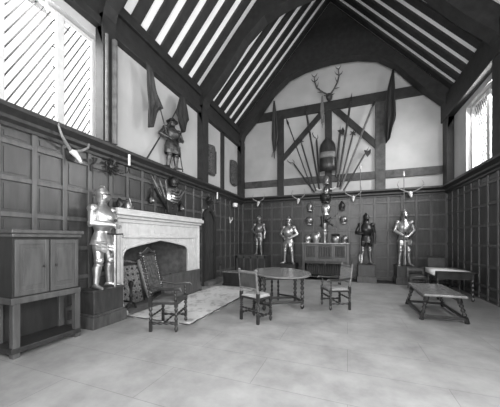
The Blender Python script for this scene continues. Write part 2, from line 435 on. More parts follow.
# fireback slabs leaning at the back of the hearth
o = thing('fireback', 'studded cast iron fireback panel leaning inside the fireplace', 'fireback', (-4.66, 4.52, .02), math.radians(0))
R_ = Matrix.Rotation(math.radians(-12), 4, 'Y')
q = MB().box(-.03, .03, -.38, .38, 0, .92, R_).tube([(0, -.38, .92), (0, 0, 1.0), (0, .38, .92)], .03, 6, R_)
q.build('plate', M['grey_iron'], o, False, bevel=.006)
q = MB()
for i in range(5):
    for j in range(6): q.ell((.035, -.3 + .15 * i, .1 + .14 * j), (.012, .03, .03), 8, 4, R_)
q.box(.03, .045, -.38, -.34, 0, .92, R_).box(.03, .045, .34, .38, 0, .92, R_).box(.03, .045, -.38, .38, .88, .92, R_)
q.build('relief', M['iron'], o)
q = MB().box(-.03, .03, -.22, .22, 0, 1.05, Matrix.Translation((0, 0, 0)) @ Matrix.Rotation(math.radians(20), 4, 'X'))
tag(q.build('stone_slab', M['grey_stone'], None, False, .01, loc=(-4.75, 5.35, .08)), 'pale leaning stone slab standing inside the fireplace', 'slab')
# andirons
for yy, lb in ((4.16, 'left iron firedog inside the fireplace'), (5.45, 'right iron firedog inside the fireplace near the screen')):
    o = thing('firedog', lb, 'firedog', (-4.30, yy, .015))
    MB().tube([(-.5, 0, .16), (0, 0, .16)], .02, 6).tube([(-.5, 0, 0), (-.5, 0, .16)], .02, 6).build('billet_bar', M['iron'], o)
    MB().tube([(0, -.14, 0), (0, -.08, .12), (0, 0, .16), (0, .08, .12), (0, .14, 0)], .022, 8).lathe([(.03, .14), (.03, .25), (.05, .28), (.03, .31), (.025, .45), (.055, .52), (.055, .57), (.0, .62)], 12).build('standard', M['iron'], o)
# fire tongs hanging by left jamb
o = MB().tube([(0, 0, 0), (0, .02, .25), (0, .0, .55)], .012, 6).tube([(0, 0, 0), (0, .07, .25), (0, .0, .55)], .012, 6).ell((0, 0, .58), (.03, .03, .03), 8, 5).build('fire_tongs', M['iron'], loc=(-4.30, 3.60, .85))
tag(o, 'black iron tongs hanging beside the left jamb of the fireplace', 'tongs')

# low plank fire screen
o = thing('fire_screen', 'low grey plank screen standing across the right of the hearth', 'screen', (-4.03, 5.62, .0))
q = MB()
for i in range(10): q.box(-.015, .015, -.80 + .16 * i, -.80 + .16 * i + .152, .02, .62)
q.build('plank_panel', M['panel'], o, False, bevel=.004)
MB().box(-.025, .025, -.82, .82, .60, .65).build('top_rail', M['panel'], o, False, bevel=.005)
for s in (-1, 1): MB().box(-.07, .07, s * .78 - .03, s * .78 + .03, 0, .05).build('foot', M['panel_dark'], o, False, bevel=.005)

# ------------------------------------------------------------------ rug
random.seed(9)
nx, ny = 22, 40; vs = []; fs = []
for j in range(ny + 1):
    for i in range(nx + 1):
        u, v = i / nx, j / ny
        x = -4.0 + 1.45 * u; y = 3.77 + 3.5 * v
        z = .012 + .006 * math.sin(9 * u + 5 * v) * math.sin(7 * v)
        if i in (0, nx): x += .012 * math.sin(j * 1.7)
        if j in (0, ny): y += .015 * math.sin(i * 1.3)
        if i > nx - 3 : z += .008 * (1 + math.sin(j * .9))
        vs.append((x, y, z + .006))
for j in range(ny):
    for i in range(nx):
        a = j * (nx + 1) + i; fs.append((a, a + 1, a + nx + 2, a + nx + 1))
o = MB().add(vs, fs).build('hearth_rug', M['rug'])
md = o.modifiers.new('thick', 'SOLIDIFY'); md.thickness = .016; md.offset = -1
tag(o, 'long pale worn rug on the floor before the fireplace', 'rug')
# fringe / dark edge braid
q = MB()
q.tube([(-2.55 + .012 * math.sin(j * 1.7), 3.77 + 3.5 * j / 40, .03) for j in range(41)], .012, 5).tube([(-4.0 + 1.45 * i / 22, 3.765, .02) for i in range(23)], .010, 5)
q.build('edge_braid', M['fur'], o)

# ------------------------------------------------------------------ armour
def limb(mb, pts, rad, n=12): mb.tube(pts, rad, n)
def lerp(a, b, t): return tuple(a[i] + (b[i] - a[i]) * t for i in range(3))
def suit(label, x, y, z, rz, sc=1., arms=None, m='steel', hat='closed', mleg=None, mhelm=None, stance=.12, turn=(.28, .28), name='suit_of_armour', group='standing suits of armour'):
    """front of the suit is local +x, its left is +y."""
    o = thing(name, label, 'armour', (x, y, z), rz, group); o.scale = (sc, sc, sc)
    G = 1.2
    A = M[m]; AL = M[mleg or m]; AH = M[mhelm or m]
    # breast and back plate
    MB().loft([(0, 0, .95, .12, .16), (0, 0, .97, .12, .16), (.0, 0, 1.02, .11, .145), (.015, 0, 1.10, .15, .178), (.035, 0, 1.20, .185, .198), (.03, 0, 1.30, .175, .205), (.01, 0, 1.38, .14, .185), (0, 0, 1.44, .115, .15), (0, 0, 1.48, .085, .095)], 20).build('breastplate', A, o)
    # fauld lames and tassets
    f = MB()
    for i in range(4):
        f.loft([(0, 0, 1.0 - .055 * i, .112 + .018 * i, .15 + .018 * i), (0, 0, .94 - .055 * i, .135 + .018 * i, .172 + .018 * i)], 20)
    f.build('fauld', A, o)
    for s in (-1, 1):
        t = MB()
        for i in range(3):
            zt = .80 - .055 * i
            t.tube([(.10 + .01 * i, s * .03, zt), (.145 + .008 * i, s * .085, zt - .02), (.13, s * .15, zt), (.06, s * .19, zt + .01)], [.018, .035, .035, .018], 8, flat=1.4)
        t.build('tasset', A, o)
    # gorget
    MB().loft([(0, 0, 1.45, .11, .13), (0, 0, 1.50, .075, .08), (0, 0, 1.57, .07, .072), (0, 0, 1.58, .08, .08)], 16).build('gorget', A, o)
    # helmet
    h = MB()
    if hat == 'closed':
        h.loft([(.0, 0, 1.54, .08, .082), (.012, 0, 1.60, .10, .092), (.008, 0, 1.66, .112, .10), (-.003, 0, 1.72, .108, .096), (-.01, 0, 1.77, .085, .075), (-.014, 0, 1.80, .05, .042), (-.015, 0, 1.812, .015, .012)], 18)
        h.tube([(.08, 0, 1.74), (.03, 0, 1.815), (-.03, 0, 1.83), (-.08, 0, 1.79), (-.11, 0, 1.71)], [.006, .014, .018, .014, .006], 6)
    elif hat == 'kettle':
        h.loft([(0, 0, 1.55, .075, .07), (.01, 0, 1.62, .085, .075), (0, 0, 1.70, .10, .09)], 16)
        h.loft([(0, 0, 1.69, .165, .15), (0, 0, 1.705, .165, .15), (0, 0, 1.72, .105, .095), (0, 0, 1.79, .09, .08), (0, 0, 1.83, .05, .04), (0, 0, 1.845, .01, .01)], 18)
    else:  # burgonet, open
        h.loft([(.0, 0, 1.54, .078, .08), (.0, 0, 1.62, .095, .088), (-.01, 0, 1.68, .11, .098), (-.01, 0, 1.74, .10, .09), (-.015, 0, 1.79, .06, .05), (-.015, 0, 1.81, .012, .012)], 18)
        h.tube([(.12, 0, 1.70), (.02, 0, 1.80), (-.05, 0, 1.83), (-.12, 0, 1.74)], [.008, .02, .024, .008], 6)
        h.tube([(-.10, 0, 1.57), (-.15, 0, 1.535)], [.07, .085], 10, flat=.4)
    h.v = [(p[0] * 1.08, p[1] * 1.08, 1.55 + (p[2] - 1.55) * 1.04) for p in h.v]; hh = h.build('helmet', AH, o)
    v = MB()
    if hat != 'kettle':
        v.loft([(.035, 0, 1.575, .075, .078), (.06, 0, 1.62, .088, .082), (.062, 0, 1.655, .075, .084), (.03, 0, 1.685, .088, .094)], 16)
        v.v = [(p[0] * 1.08, p[1] * 1.08, 1.55 + (p[2] - 1.55) * 1.04) for p in v.v]; v.build('visor', AH, hh)
        MB().tube([(.081, -.097, 1.677), (.132, -.043, 1.681), (.136, .043, 1.681), (.081, .097, 1.677)], .009, 6).build('eye_slit', M['iron'], hh)
    else:
        v.tube([(.085, 0, 1.60), (.10, 0, 1.64), (.09, 0, 1.69)], [.02, .015, .01], 6); v.build('nasal', AH, hh)
    # shoulders, arms
    poses = arms or ('hang', 'hang')
    for s, pose in ((-1, poses[0]), (1, poses[1])):
        sh = (0, s * .205, 1.40)
        P = {'hang': ((-.03, s * .27, 1.13), (.04, s * .27, .88)),
             'front': ((.04, s * .27, 1.15), (.27, s * .055, 1.13)),
             'low': ((.0, s * .29, 1.14), (.20, s * .08, .97)),
             'hip': ((-.02, s * .34, 1.15), (.13, s * .17, 1.03)),
             'pole': ((.02, s * .33, 1.14), (.24, s * .27, 1.10)),
             'raise': ((.02, s * .34, 1.17), (.20, s * .33, 1.36))}[pose]
        el, wr_ = P
        p = MB().ell((0, s * .205, 1.405), (.098, .088, .085), 14, 8)
        for i in range(3):
            c = lerp(sh, el, .22 + .13 * i); p.ell((c[0], c[1], c[2]), (.082 - .008 * i, .070 - .006 * i, .036), 12, 4)
        p.build('pauldron', A, o)
        a = MB()
        a.tube([sh, lerp(sh, el, .5), lerp(sh, el, .85), el], [.072, .066, .058, .054], 12)
        a.tube([el, lerp(el, wr_, .3), lerp(el, wr_, .7), wr_], [.054, .064, .055, .042], 12)
        a.ell(el, (.06, .058, .06), 12, 6); a.ell((el[0] - .01, el[1] + s * .03, el[2]), (.05, .014, .07), 10, 5)
        a.build('vambrace', A, o)
        # gauntlet: cuff, back of hand, four fingers and thumb
        gm = MB(); e, w3 = V(el), V(wr_); dr_ = (w3 - e).normalized()
        if pose == 'hang': hd = V((.10, 0, -1)).normalized(); side = V((0, 1, 0)) 
        elif pose in ('pole', 'raise'): hd = V((.25, -s, .0)).normalized(); side = V((0, 0, 1))
        else: hd = (dr_ + V((.1, -s * .5, -.35))).normalized(); side = V((.2, 0, 1)).normalized()
        gm.tube([e.lerp(w3, .62), w3, w3 + hd * .02], [.058, .036, .036], 12)
        c = w3 + hd * .06
        side = (side - hd * side.dot(hd)).normalized(); nrm = hd.cross(side)
        gm.tube([w3, c, w3 + hd * .10], [.034, .042, .038], 10)
        for k, ln in enumerate((.055, .065, .06, .048)):
            b0 = w3 + hd * .095 + side * (.03 - .02 * k)
            k1 = b0 + hd * ln * .5; k2 = k1 + (hd * .35 + nrm * (-.9 * s)).normalized() * ln * .5; k3 = k2 + (nrm * -s - hd * .6).normalized() * ln * .35
            gm.tube([b0, k1, k2, k3], [.0105, .010, .0095, .008], 7)
        t0 = w3 + hd * .03 + side * .035
        gm.tube([t0, t0 + hd * .03 + side * .02, t0 + hd * .065 + side * .005 - nrm * s * .015], [.013, .012, .009], 7)
        gm.build('gauntlet', A, o)
    # legs
    for s in (-1, 1):
        L_ = MB(); an = s * turn[0 if s < 0 else 1]
        hip = (0, s * .088, .88); kn = (.035, s * (stance), .49); ak = (0, s * (stance + .025), .09)
        L_.tube([hip, lerp(hip, kn, .3), lerp(hip, kn, .7), kn], [.105, .105, .084, .070], 14)
        L_.tube([kn, lerp(kn, ak, .18), (lerp(kn, ak, .35)[0] - .015, lerp(kn, ak, .35)[1], lerp(kn, ak, .35)[2]), lerp(kn, ak, .7), ak], [.068, .064, .076, .055, .048], 14)
        L_.ell((kn[0] + .02, kn[1], kn[2]), (.074, .074, .08), 12, 6)
        L_.ell((kn[0], kn[1] + s * .062, kn[2]), (.045, .015, .05), 10, 5)
        for dz in (.08, -.08): L_.tube([(kn[0], kn[1], kn[2] + dz + .012), (kn[0], kn[1], kn[2] + dz - .012)], [.082, .080], 12)
        L_.build('leg_harness', AL, o)
        Mx = Matrix.Translation((ak[0], ak[1], 0)) @ Matrix.Rotation(an, 4, 'Z')
        secs = [(-.07, .035, .05), (-.03, .042, .10), (.03, .042, .095), (.09, .046, .065), (.15, .042, .048), (.19, .030, .038), (.215, .010, .03)]
        rg = [[(xx, w_ * math.cos(2 * PI * k / 12), h_ / 2 + (h_ / 2) * math.sin(2 * PI * k / 12)) for k in range(12)] for xx, w_, h_ in secs]
        MB().rings(rg, m=Mx).build('sabaton', AL, o)
    return o

def plinth(label, x0, x1, y0, y1, h, panels=False, m='furn_box'):
    cx, cy = (x0 + x1) / 2, (y0 + y1) / 2; o = thing('plinth', label, 'plinth', (cx, cy, 0))
    a, b = (x1 - x0) / 2, (y1 - y0) / 2
    MB().box(-a + .02, a - .02, -b + .02, b - .02, .0, h - .03).build('body', M[m], o, False, bevel=.008)
    MB().box(-a, a, -b, b, h - .035, h).build('top_board', M[m], o, False, bevel=.008)
    hb = min(.2, h * .33); bb = MB().box(-a - .02, a + .03, -b - .03, b + .02, 0, hb).box(-a, a + .012, -b - .012, b, hb - .001, hb + .035); bb.build('base_moulding', M['plinth_moulding'], o, False, bevel=.008)
    return o

def sword(label, x, y, z0, length, rz=0, name='sword'):
    o = thing(name, label, 'sword', (x, y, z0), rz)
    L_ = length
    MB().add([(-.022, 0, .22 * 0 + .02), (0, -.006, .02), (.022, 0, .02), (0, .006, .02), (-.025, 0, L_ * .76), (0, -.007, L_ * .76), (.025, 0, L_ * .76), (0, .007, L_ * .76), (0, 0, 0)],
             [(0, 1, 5, 4), (1, 2, 6, 5), (2, 3, 7, 6), (3, 0, 4, 7), (4, 5, 6, 7), (0, 8, 1), (1, 8, 2), (2, 8, 3), (3, 8, 0)]).build('blade', M['steel_mid'], o, False)
    MB().tube([(-.13, 0, L_ * .77 + .01), (0, 0, L_ * .77), (.13, 0, L_ * .77 + .01)], [.014, .011, .014], 8).build('crossguard', M['steel_dark'], o)
    MB().tube([(0, 0, L_ * .77), (0, 0, L_ * .95)], [.014, .016], 8).build('grip', M['iron'], o)
    MB().ell((0, 0, L_ * .97), (.028, .028, .03), 10, 6).build('pommel', M['steel_dark'], o)
    return o

# the big suit in front, left of the fireplace
plinth('large dark wooden plinth under the nearest suit of armour', -4.34, -3.93, 3.02, 3.66, .64)
suit('large polished suit of armour with hands on a sword, nearest the camera', -4.12, 3.34, .64, .10, .99, ('front', 'front'), 'steel', 'closed', turn=(.25, .5))
sword('long sword held point down by the nearest suit of armour', -3.83, 3.36, .65, 1.22, rz=1.2)
# back wall suits (front towards -y)
F = -PI / 2
o = thing('oak_chest', 'long panelled box carrying the leftmost suit at the far wall', 'chest', (-3.66, 10.02, 0))
MB().box(-.62, .62, -.38, .38, 0, .83).build('body', M['panel_field'], o, False, bevel=.01)
q = MB()
for i in range(5): q.box(-.62 + .295 * i, -.62 + .295 * i + .06, -.405, -.38, .02, .83)
q.box(-.62, .62, -.405, -.38, .02, .12).box(-.62, .62, -.405, -.38, .74, .83)
q.build('front_framing', M['panel'], o, False)
MB().box(-.65, .65, -.42, .4, .83, .87).build('lid', M['panel'], o, False, bevel=.01)
suit('slim dull suit of armour with hanging arms, leftmost along the far wall', -3.42, 9.98, .87, F + .1, .88, ('hip', 'hang'), 'steel_mid', 'closed', stance=.09, mleg='steel_mid')
plinth('low dark plinth under the bright suit left of the carved cupboard', -2.48, -1.86, 9.74, 10.3, .56, m='panel_dark')
suit('bright suit of armour with bent elbows, left of the carved cupboard', -2.17, 9.95, .56, F - .1, 1.0, ('hip', 'hip'), 'steel', 'burgonet', turn=(.5, .5), stance=.14)
plinth('dark plinth under the dark suit right of the carved cupboard', .33, .90, 9.66, 10.28, .62)
suit('blackened suit of armour holding a lance, right of the carved cupboard', .62, 9.93, .62, F + .12, .99, ('pole', 'hang'), 'steel_dark', 'burgonet', mleg='steel_mid', turn=(.35, .3))
plinth('dark plinth under the polished suit nearest the right corner', 1.52, 2.10, 9.64, 10.28, .62)
suit('polished suit of armour gripping a tall lance, nearest the right corner', 1.80, 9.93, .62, F + .1, 1.03, ('low', 'low'), 'steel', 'closed', turn=(.3, .3))
sword('sword held upright between the hands of the polished suit near the right corner', 1.79, 9.70, .64, 1.12, 0)
def lance(label, x, y, z0, z1, lean=0):
    o = thing('lance', label, 'lance', (x, y, z0))
    H = z1 - z0
    MB().tube([(0, 0, 0), (lean * .3, 0, H * .3), (lean, 0, H - .18)], [.016, .018, .010], 8).build('shaft', M['pole_pale'], o)
    MB().loft([(lean, 0, H - .18, .02, .012), (lean, 0, H - .14, .03, .008), (lean, 0, H, .002, .002)], 8).build('point', M['steel_mid'], o)
    return o
lance('tall thin lance held by the blackened suit of armour', .42, 9.70, .63, 4.15)
lance('tall thin lance held by the polished suit near the right corner', 1.73, 9.62, .65, 3.75)
# shield at foot of the dark suit
o = thing('small_targe', 'narrow steel shield resting by the left foot of the blackened suit', 'shield', (.44, 9.78, .64), 0)
MB().prism([(-.06, .34), (.06, .34), (.07, .18), (.04, .05), (0, 0), (-.04, .05), (-.07, .18)], 'y', -.012, .012).build('face', M['steel_mid'], o, False, bevel=.006)
MB().ell((0, -.02, .18), (.035, .02, .035), 10, 5).build('boss', M['steel'], o)

# ------------------------------------------------------------------ half suit on the cornice over the mantel
HS = suit('dark half suit of armour in a brimmed hat standing on the cornice above the mantel', -4.20, 5.40, CZ, -.25, .70, ('hip', 'hip'), 'half_steel', 'kettle', mhelm='steel_dark', mleg='half_steel', stance=.10, turn=(1.0, .6), name='half_armour', group='suits of armour on the cornice'); HS.scale = (.78, .98, .70)

SK = MB().loft([(0, 0, 1.0, .13, .17), (.01, 0, .8, .17, .23), (.02, 0, .55, .19, .25), (.02, 0, .50, .18, .24)], 20, caps=False)
solid_skirt = SK.build('tasset_skirt', M['half_steel'], HS)
def flagcloth(mb, rows, amp=.05, nf=3, nx=16, ny=14, nrm=(1, 0, 0)):
    """rows: list of (left point, right point) from top to bottom."""
    vs = []; fs = []; n = V(nrm)
    for j in range(ny + 1):
        t = j / ny * (len(rows) - 1); k = min(int(t), len(rows) - 2); f = t - k
        a = V(rows[k][0]).lerp(V(rows[k + 1][0]), f); b = V(rows[k][1]).lerp(V(rows[k + 1][1]), f)
        for i in range(nx + 1):
            u = i / nx; p = a.lerp(b, u) + n * amp * math.sin(2 * PI * nf * u + .8 * j / ny) * min(1, .25 + j / ny)
            vs.append(tuple(p))
    for j in range(ny):
        for i in range(nx):
            a = j * (nx + 1) + i; fs.append((a, a + 1, a + nx + 2, a + nx + 1))
    return mb.add(vs, fs)
def solid(o, t=.008):
    md = o.modifiers.new('thick', 'SOLIDIFY'); md.thickness = t; return o
X = -4.1
# left banner over the mantel
o = thing('banner', 'ragged dark banner hanging on a pole up to the left above the mantel', 'banner', (X, 5.42, 4.40))
Tm = lambda x, y, z: (x - X, y - 5.42, z - 4.40)
MB().tube([Tm(X - .1, 5.25, 4.0), Tm(X, 4.53, 5.22)], .016, 8).build('pole', M['wood_pole'], o)
solid(flagcloth(MB(), [(Tm(X + .03, 4.36, 5.36), Tm(X + .03, 4.56, 5.30)), (Tm(X, 4.40, 4.9), Tm(X, 4.70, 4.9)), (Tm(X, 4.43, 4.6), Tm(X, 4.93, 4.62)), (Tm(X, 4.44, 4.3), Tm(X, 4.72, 4.46)), (Tm(X, 4.47, 3.98), Tm(X, 4.58, 4.03))], .045, 3).build('cloth', M['flag_mid'], o))
# right banner
o = thing('banner', 'small tattered banner on a pole up to the right above the mantel', 'banner', (X, 5.42, 4.40))
MB().tube([Tm(X - .1, 5.10, 4.10), Tm(X, 5.72, 5.30)], .016, 8).build('pole', M['wood_pole'], o)
solid(flagcloth(MB(), [(Tm(X, 5.60, 5.30), Tm(X, 5.80, 5.34)), (Tm(X, 5.46, 4.94), Tm(X, 5.92, 5.06)), (Tm(X, 5.38, 4.72), Tm(X, 5.98, 4.80)), (Tm(X, 5.52, 4.55), Tm(X, 5.86, 4.66)), (Tm(X, 5.70, 4.34), Tm(X, 5.78, 4.40))], .055, 3).build('cloth', M['flag'], o))
# leaning staff
o = MB().tube([(0, 0, 0), (.02, .82, 1.25)], [.02, .014], 8).build('leaning_staff', M['wood_pole'], loc=(XL + .12, 4.58, CZ))
tag(o, 'dark staff leaning on the plaster left of the cornice half armour', 'staff')
o = MB().tube([(0, 0, 0), (0, -.20, .72)], [.014, .014], 8).ell((0, -.2, .74), (.025, .025, .03), 8, 5).build('walking_staff', M['steel_dark'], loc=(-4.15, 5.78, CZ))
tag(o, 'thin staff held beside the right leg of the cornice half armour', 'staff')

# ------------------------------------------------------------------ shields on plaster
def hung_shield(label, y0, y1, z0, z1, m):
    cy = (y0 + y1) / 2; a = (y1 - y0) / 2; o = thing('hanging_shield', label, 'shield', (XL, cy, z0), 0, 'tall shields on the plaster'); H = z1 - z0
    vs = []; fs = []; nx = 10; rows = [(0, .55), (.05, .9), (.12, 1), (.5, 1), (.9, 1), (.97, .96), (1, .80)]
    for t, wd in rows:
        for i in range(nx + 1):
            u = -1 + 2 * i / nx; vs.append((.05 + .09 * (1 - u * u), a * wd * u, H * t))
    for j in range(len(rows) - 1):
        for i in range(nx):
            k = j * (nx + 1) + i; fs.append((k, k + 1, k + nx + 2, k + nx + 1))
    solid(MB().add(vs, fs).build('face', M[m], o), .02)
    for e in (-a, a): MB().tube([(.06, e, H * .12), (.06, e, H * .9)], .022, 6).build('rim', M['iron'], o)
    return o
hung_shield('tall scalloped grey shield on the plaster beside the roof post', 7.42, 7.98, 3.70, 4.70, 'tapestry')
hung_shield('tall grey shield on the plaster nearest the far corner', 9.20, 9.86, 3.70, 4.70, 'tapestry')

# ------------------------------------------------------------------ things fixed on the panelling of left wall
PX_ = XL + .07
def sconce(label, y, z, sc=1., rosette=True, candle=True):
    o = thing('wall_sconce', label, 'sconce', (PX_, y, z), 0, 'iron candle sconces on the left wall'); o.scale = (sc,) * 3
    q = MB()
    if rosette:
        for k in range(8):
            a = k * PI / 4
            q.tube([(.02, .05 * math.cos(a), .05 * math.sin(a)), (.05, .13 * math.cos(a + .3), .13 * math.sin(a + .3)), (.03, .18 * math.cos(a + .7), .18 * math.sin(a + .7))], [.022, .026, .008], 6)
        q.ell((.04, 0, 0), (.04, .06, .06), 10, 5)
    q.build('rosette', M['steel_dark'], o)
    q = MB()
    for s in (-1, 1):
        q.tube([(.04, 0, -.02), (.14, s * .12, -.12), (.20, s * .24, -.06), (.20, s * .27, .04), (.18, s * .22, .06)], .012, 6)
        q.lathe([(.004, .03), (.055, .05), (.06, .065), (.01, .068)], 10, (.20, s * .27, 0))
    q.build('arm', M['iron'], o)
    if candle:
        c = MB().tube([(.20, .27, .065), (.20, .27, .30)], .022, 10).build('candle', M['wax'], o)
        MB().tube([(.20, .27, .30), (.20, .272, .325)], .003, 5).build('wick', M['iron'], c)
    return o
sconce('scrolled iron sconce with a tall white candle above the nearest suit', 3.68, 2.92)
sconce('scrolled iron sconce with a candle above the arched door', 7.42, 2.80, 1.0)
# small lantern
o = thing('lantern', 'small wall lantern with a pale shade near the far left corner', 'lantern', (PX_, 9.25, 2.80))
MB().tube([(0, 0, .1), (.12, 0, .16), (.16, 0, .12)], .012, 6).build('bracket', M['iron'], o)
MB().lathe([(.05, -.02), (.09, .0), (.10, .12), (.08, .14)], 14, (.17, -.02, .0)).build('shade', M['wax'], o)
MB().lathe([(.085, .14), (.10, .15), (.02, .24), (.01, .27)], 14, (.17, -.02, 0)).build('cap', M['iron'], o)
# small crossed ornament
o = thing('bracket_mount', 'small white forked mount on the panelling right of the door', 'mount', (PX_, 9.08, 2.20))
for s in (-1, 1): MB().tube([(.03, 0, 0), (.06, s * .10, .08), (.05, s * .14, .18)], [.02, .022, .01], 6).build('prong', M['bone'], o)
MB().ell((.03, 0, -.01), (.03, .05, .06), 10, 6).build('plate', M['bone'], o)
# black bell-pull / lock plate by the door
o = MB().tube([(0, 0, 0), (.01, 0, .4), (0, 0, 1.1)], [.03, .016, .02], 6).ell((0, 0, 1.13), (.03, .04, .05), 8, 5).ell((0, 0, 0), (.04, .05, .07), 8, 5).build('wall_mace', M['iron'], loc=(XL + .1, 8.28, .62))
tag(o, 'black iron mace hanging upright on the panelling right of the door', 'mace')

def horns(label, x, y, z, rz, spread=.30, rise=.34, tilt=.15, sk=.85, name='mounted_horns'):
    o = thing(name, label, 'horns', (x, y, z), rz, 'horned skulls along the panelling')   # front is +x
    q = MB().tube([(.02, 0, .05), (.09, 0, .02), (.17, 0, -.07), (.22, 0, -.15)], [.055 * sk, .07 * sk, .048 * sk, .028 * sk], 10)
    q.build('skull', M['bone'], o)
    for s in (-1, 1):
        MB().tube([(.05, s * .04, .06), (.09, s * spread * .45, .10), (.12, s * spread * .85, rise * .38), (.10, s * spread, rise * .68), (.05, s * spread * .84, rise * 1.0)], [.026, .024, .02, .014, .004], 8).build('horn', M['horn'], o)
    MB().prism([(-.07, -.10), (.07, -.10), (.09, .06), (0, .13), (-.09, .06)], 'x', -.005, .022).build('mounting_board', M['panel_dark'], o, False)
    return o
YC = YB - .20
horns('horned skull on the far cornice above the leftmost suit', -3.55, YB - .1, 3.06, F, .27, .42)
horns('horned skull on the far cornice left of the weapon trophy', -1.85, YB - .1, 3.08, F, .27, .45)
horns('horned skull on the far cornice right of the weapon trophy', .20, YB - .1, 3.06, F, .30, .45)
horns('wide horned skull on the far cornice near the right corner', 2.05, YB - .1, 3.10, F, .40, .50, sk=1.0)
horns('horned skull on the panelling below the left window', XL + .07, 2.90, 2.92, 0.2, .30, .50, sk=.75)
# small dark bracket on panel
o = MB().tube([(0, 0, -.12), (.03, 0, 0), (.09, 0, .03), (.09, 0, .10)], [.02, .02, .02, .05], 8).build('wall_bracket', M['iron'], loc=(XL + .065, 3.28, 2.86))
tag(o, 'small black iron bracket on the panelling above the nearest suit', 'bracket')

# statuettes on mantel shelf
def helmet(name, label, x, y, z, rz=0, sc=1., m='steel_mid', group=None, kind=0):
    o = thing(name, label, 'helmet', (x, y, z), rz, group); o.scale = (sc,) * 3
    q = MB()
    if kind == 0:
        q.loft([(0, 0, 0, .11, .10), (0, 0, .05, .10, .09), (.0, 0, .10, .12, .105), (0, 0, .18, .115, .10), (-.005, 0, .25, .085, .07), (-.01, 0, .29, .04, .03), (-.01, 0, .30, .01, .01)], 16)
        q.build('bowl', M[m], o)
        MB().tube([(.11, 0, .18), (.05, 0, .29), (-.04, 0, .32), (-.12, 0, .2)], [.008, .02, .02, .008], 6).build('comb', M[m], o)
        MB().loft([(.05, 0, .04, .08, .085), (.085, 0, .10, .07, .08), (.05, 0, .16, .085, .095)], 12).build('visor', M[m], o)
    elif kind == 1:   # morion with sweeping brim
        q.loft([(0, 0, .0, .13, .10), (0, 0, .03, .12, .10), (0, 0, .12, .11, .095), (0, 0, .20, .07, .06), (0, 0, .23, .01, .01)], 16)
        q.build('bowl', M[m], o)
        MB().tube([(-.2, 0, .07), (-.1, 0, .01), (0, 0, -.01), (.1, 0, .01), (.2, 0, .07)], [.01, .08, .13, .08, .01], 12, flat=.18).build('brim', M[m], o)
        MB().tube([(-.12, 0, .12), (-.06, 0, .27), (.06, 0, .27), (.12, 0, .12)], [.006, .02, .02, .006], 6).build('comb', M[m], o)
    else:             # round close helm
        q.ell((0, 0, .13), (.13, .125, .14), 16, 9); q.loft([(0, 0, 0, .10, .10), (0, 0, .06, .09, .09)], 14)
        q.build('bowl', M[m], o)
        MB().tube([(.09, -.09, .13), (.135, 0, .13), (.09, .09, .13)], .012, 6).build('eye_slit', M['iron'], o)
    return o
helmet('steel_helmet', 'small dark helmet at the left end of the mantel shelf', -4.13, 3.72, 2.11, 0, .6, 'steel_dark', 'small pieces on the mantel', 0)
helmet('steel_helmet', 'small bright pointed helmet on the mantel shelf beside the dark one', -4.13, 3.92, 2.11, 0, .75, 'steel_mid', 'small pieces on the mantel', 1)

# trophy above the mantel
TX = XL + .10
def T2(y, z, dx=0): return (TX + dx, y, z)
helmet('steel_helmet', 'dark round helmet topping the weapon trophy above the mantel', TX + .06, 5.52, 2.88, 0, 1.0, 'steel_dark', None, 2)
o = thing('small_breastplate', 'bright ribbed breastplate in the trophy above the mantel', 'armour', (TX, 5.42, 2.38))
q = MB()
q.loft([(.06, 0, 0, .07, .16), (.08, 0, .08, .10, .20), (.09, 0, .2, .12, .21), (.07, 0, .32, .10, .20), (.05, 0, .42, .05, .12)], 16); q.build('plate', M['steel'], o)
q = MB()
for i in range(5): q.tube([(.165 + .006 * i, -.16, .06 + .07 * i), (.215, 0, .04 + .07 * i), (.165 + .006 * i, .16, .06 + .07 * i)], .012, 6)
q.build('ribs', M['steel_dark'], o)
o = thing('dark_buckler', 'dark square buckler at the foot of the trophy above the mantel', 'shield', (TX + .10, 5.36, 2.20))
MB().prism([(-.22, .30), (.20, .22), (.17, -.02), (0, -.1), (-.16, -.04)], 'x', 0, .05).build('face', M['furn'], o, False, bevel=.01)
MB().ell((.05, 0, .1), (.03, .05, .05), 10, 5).build('boss', M['iron'], o)
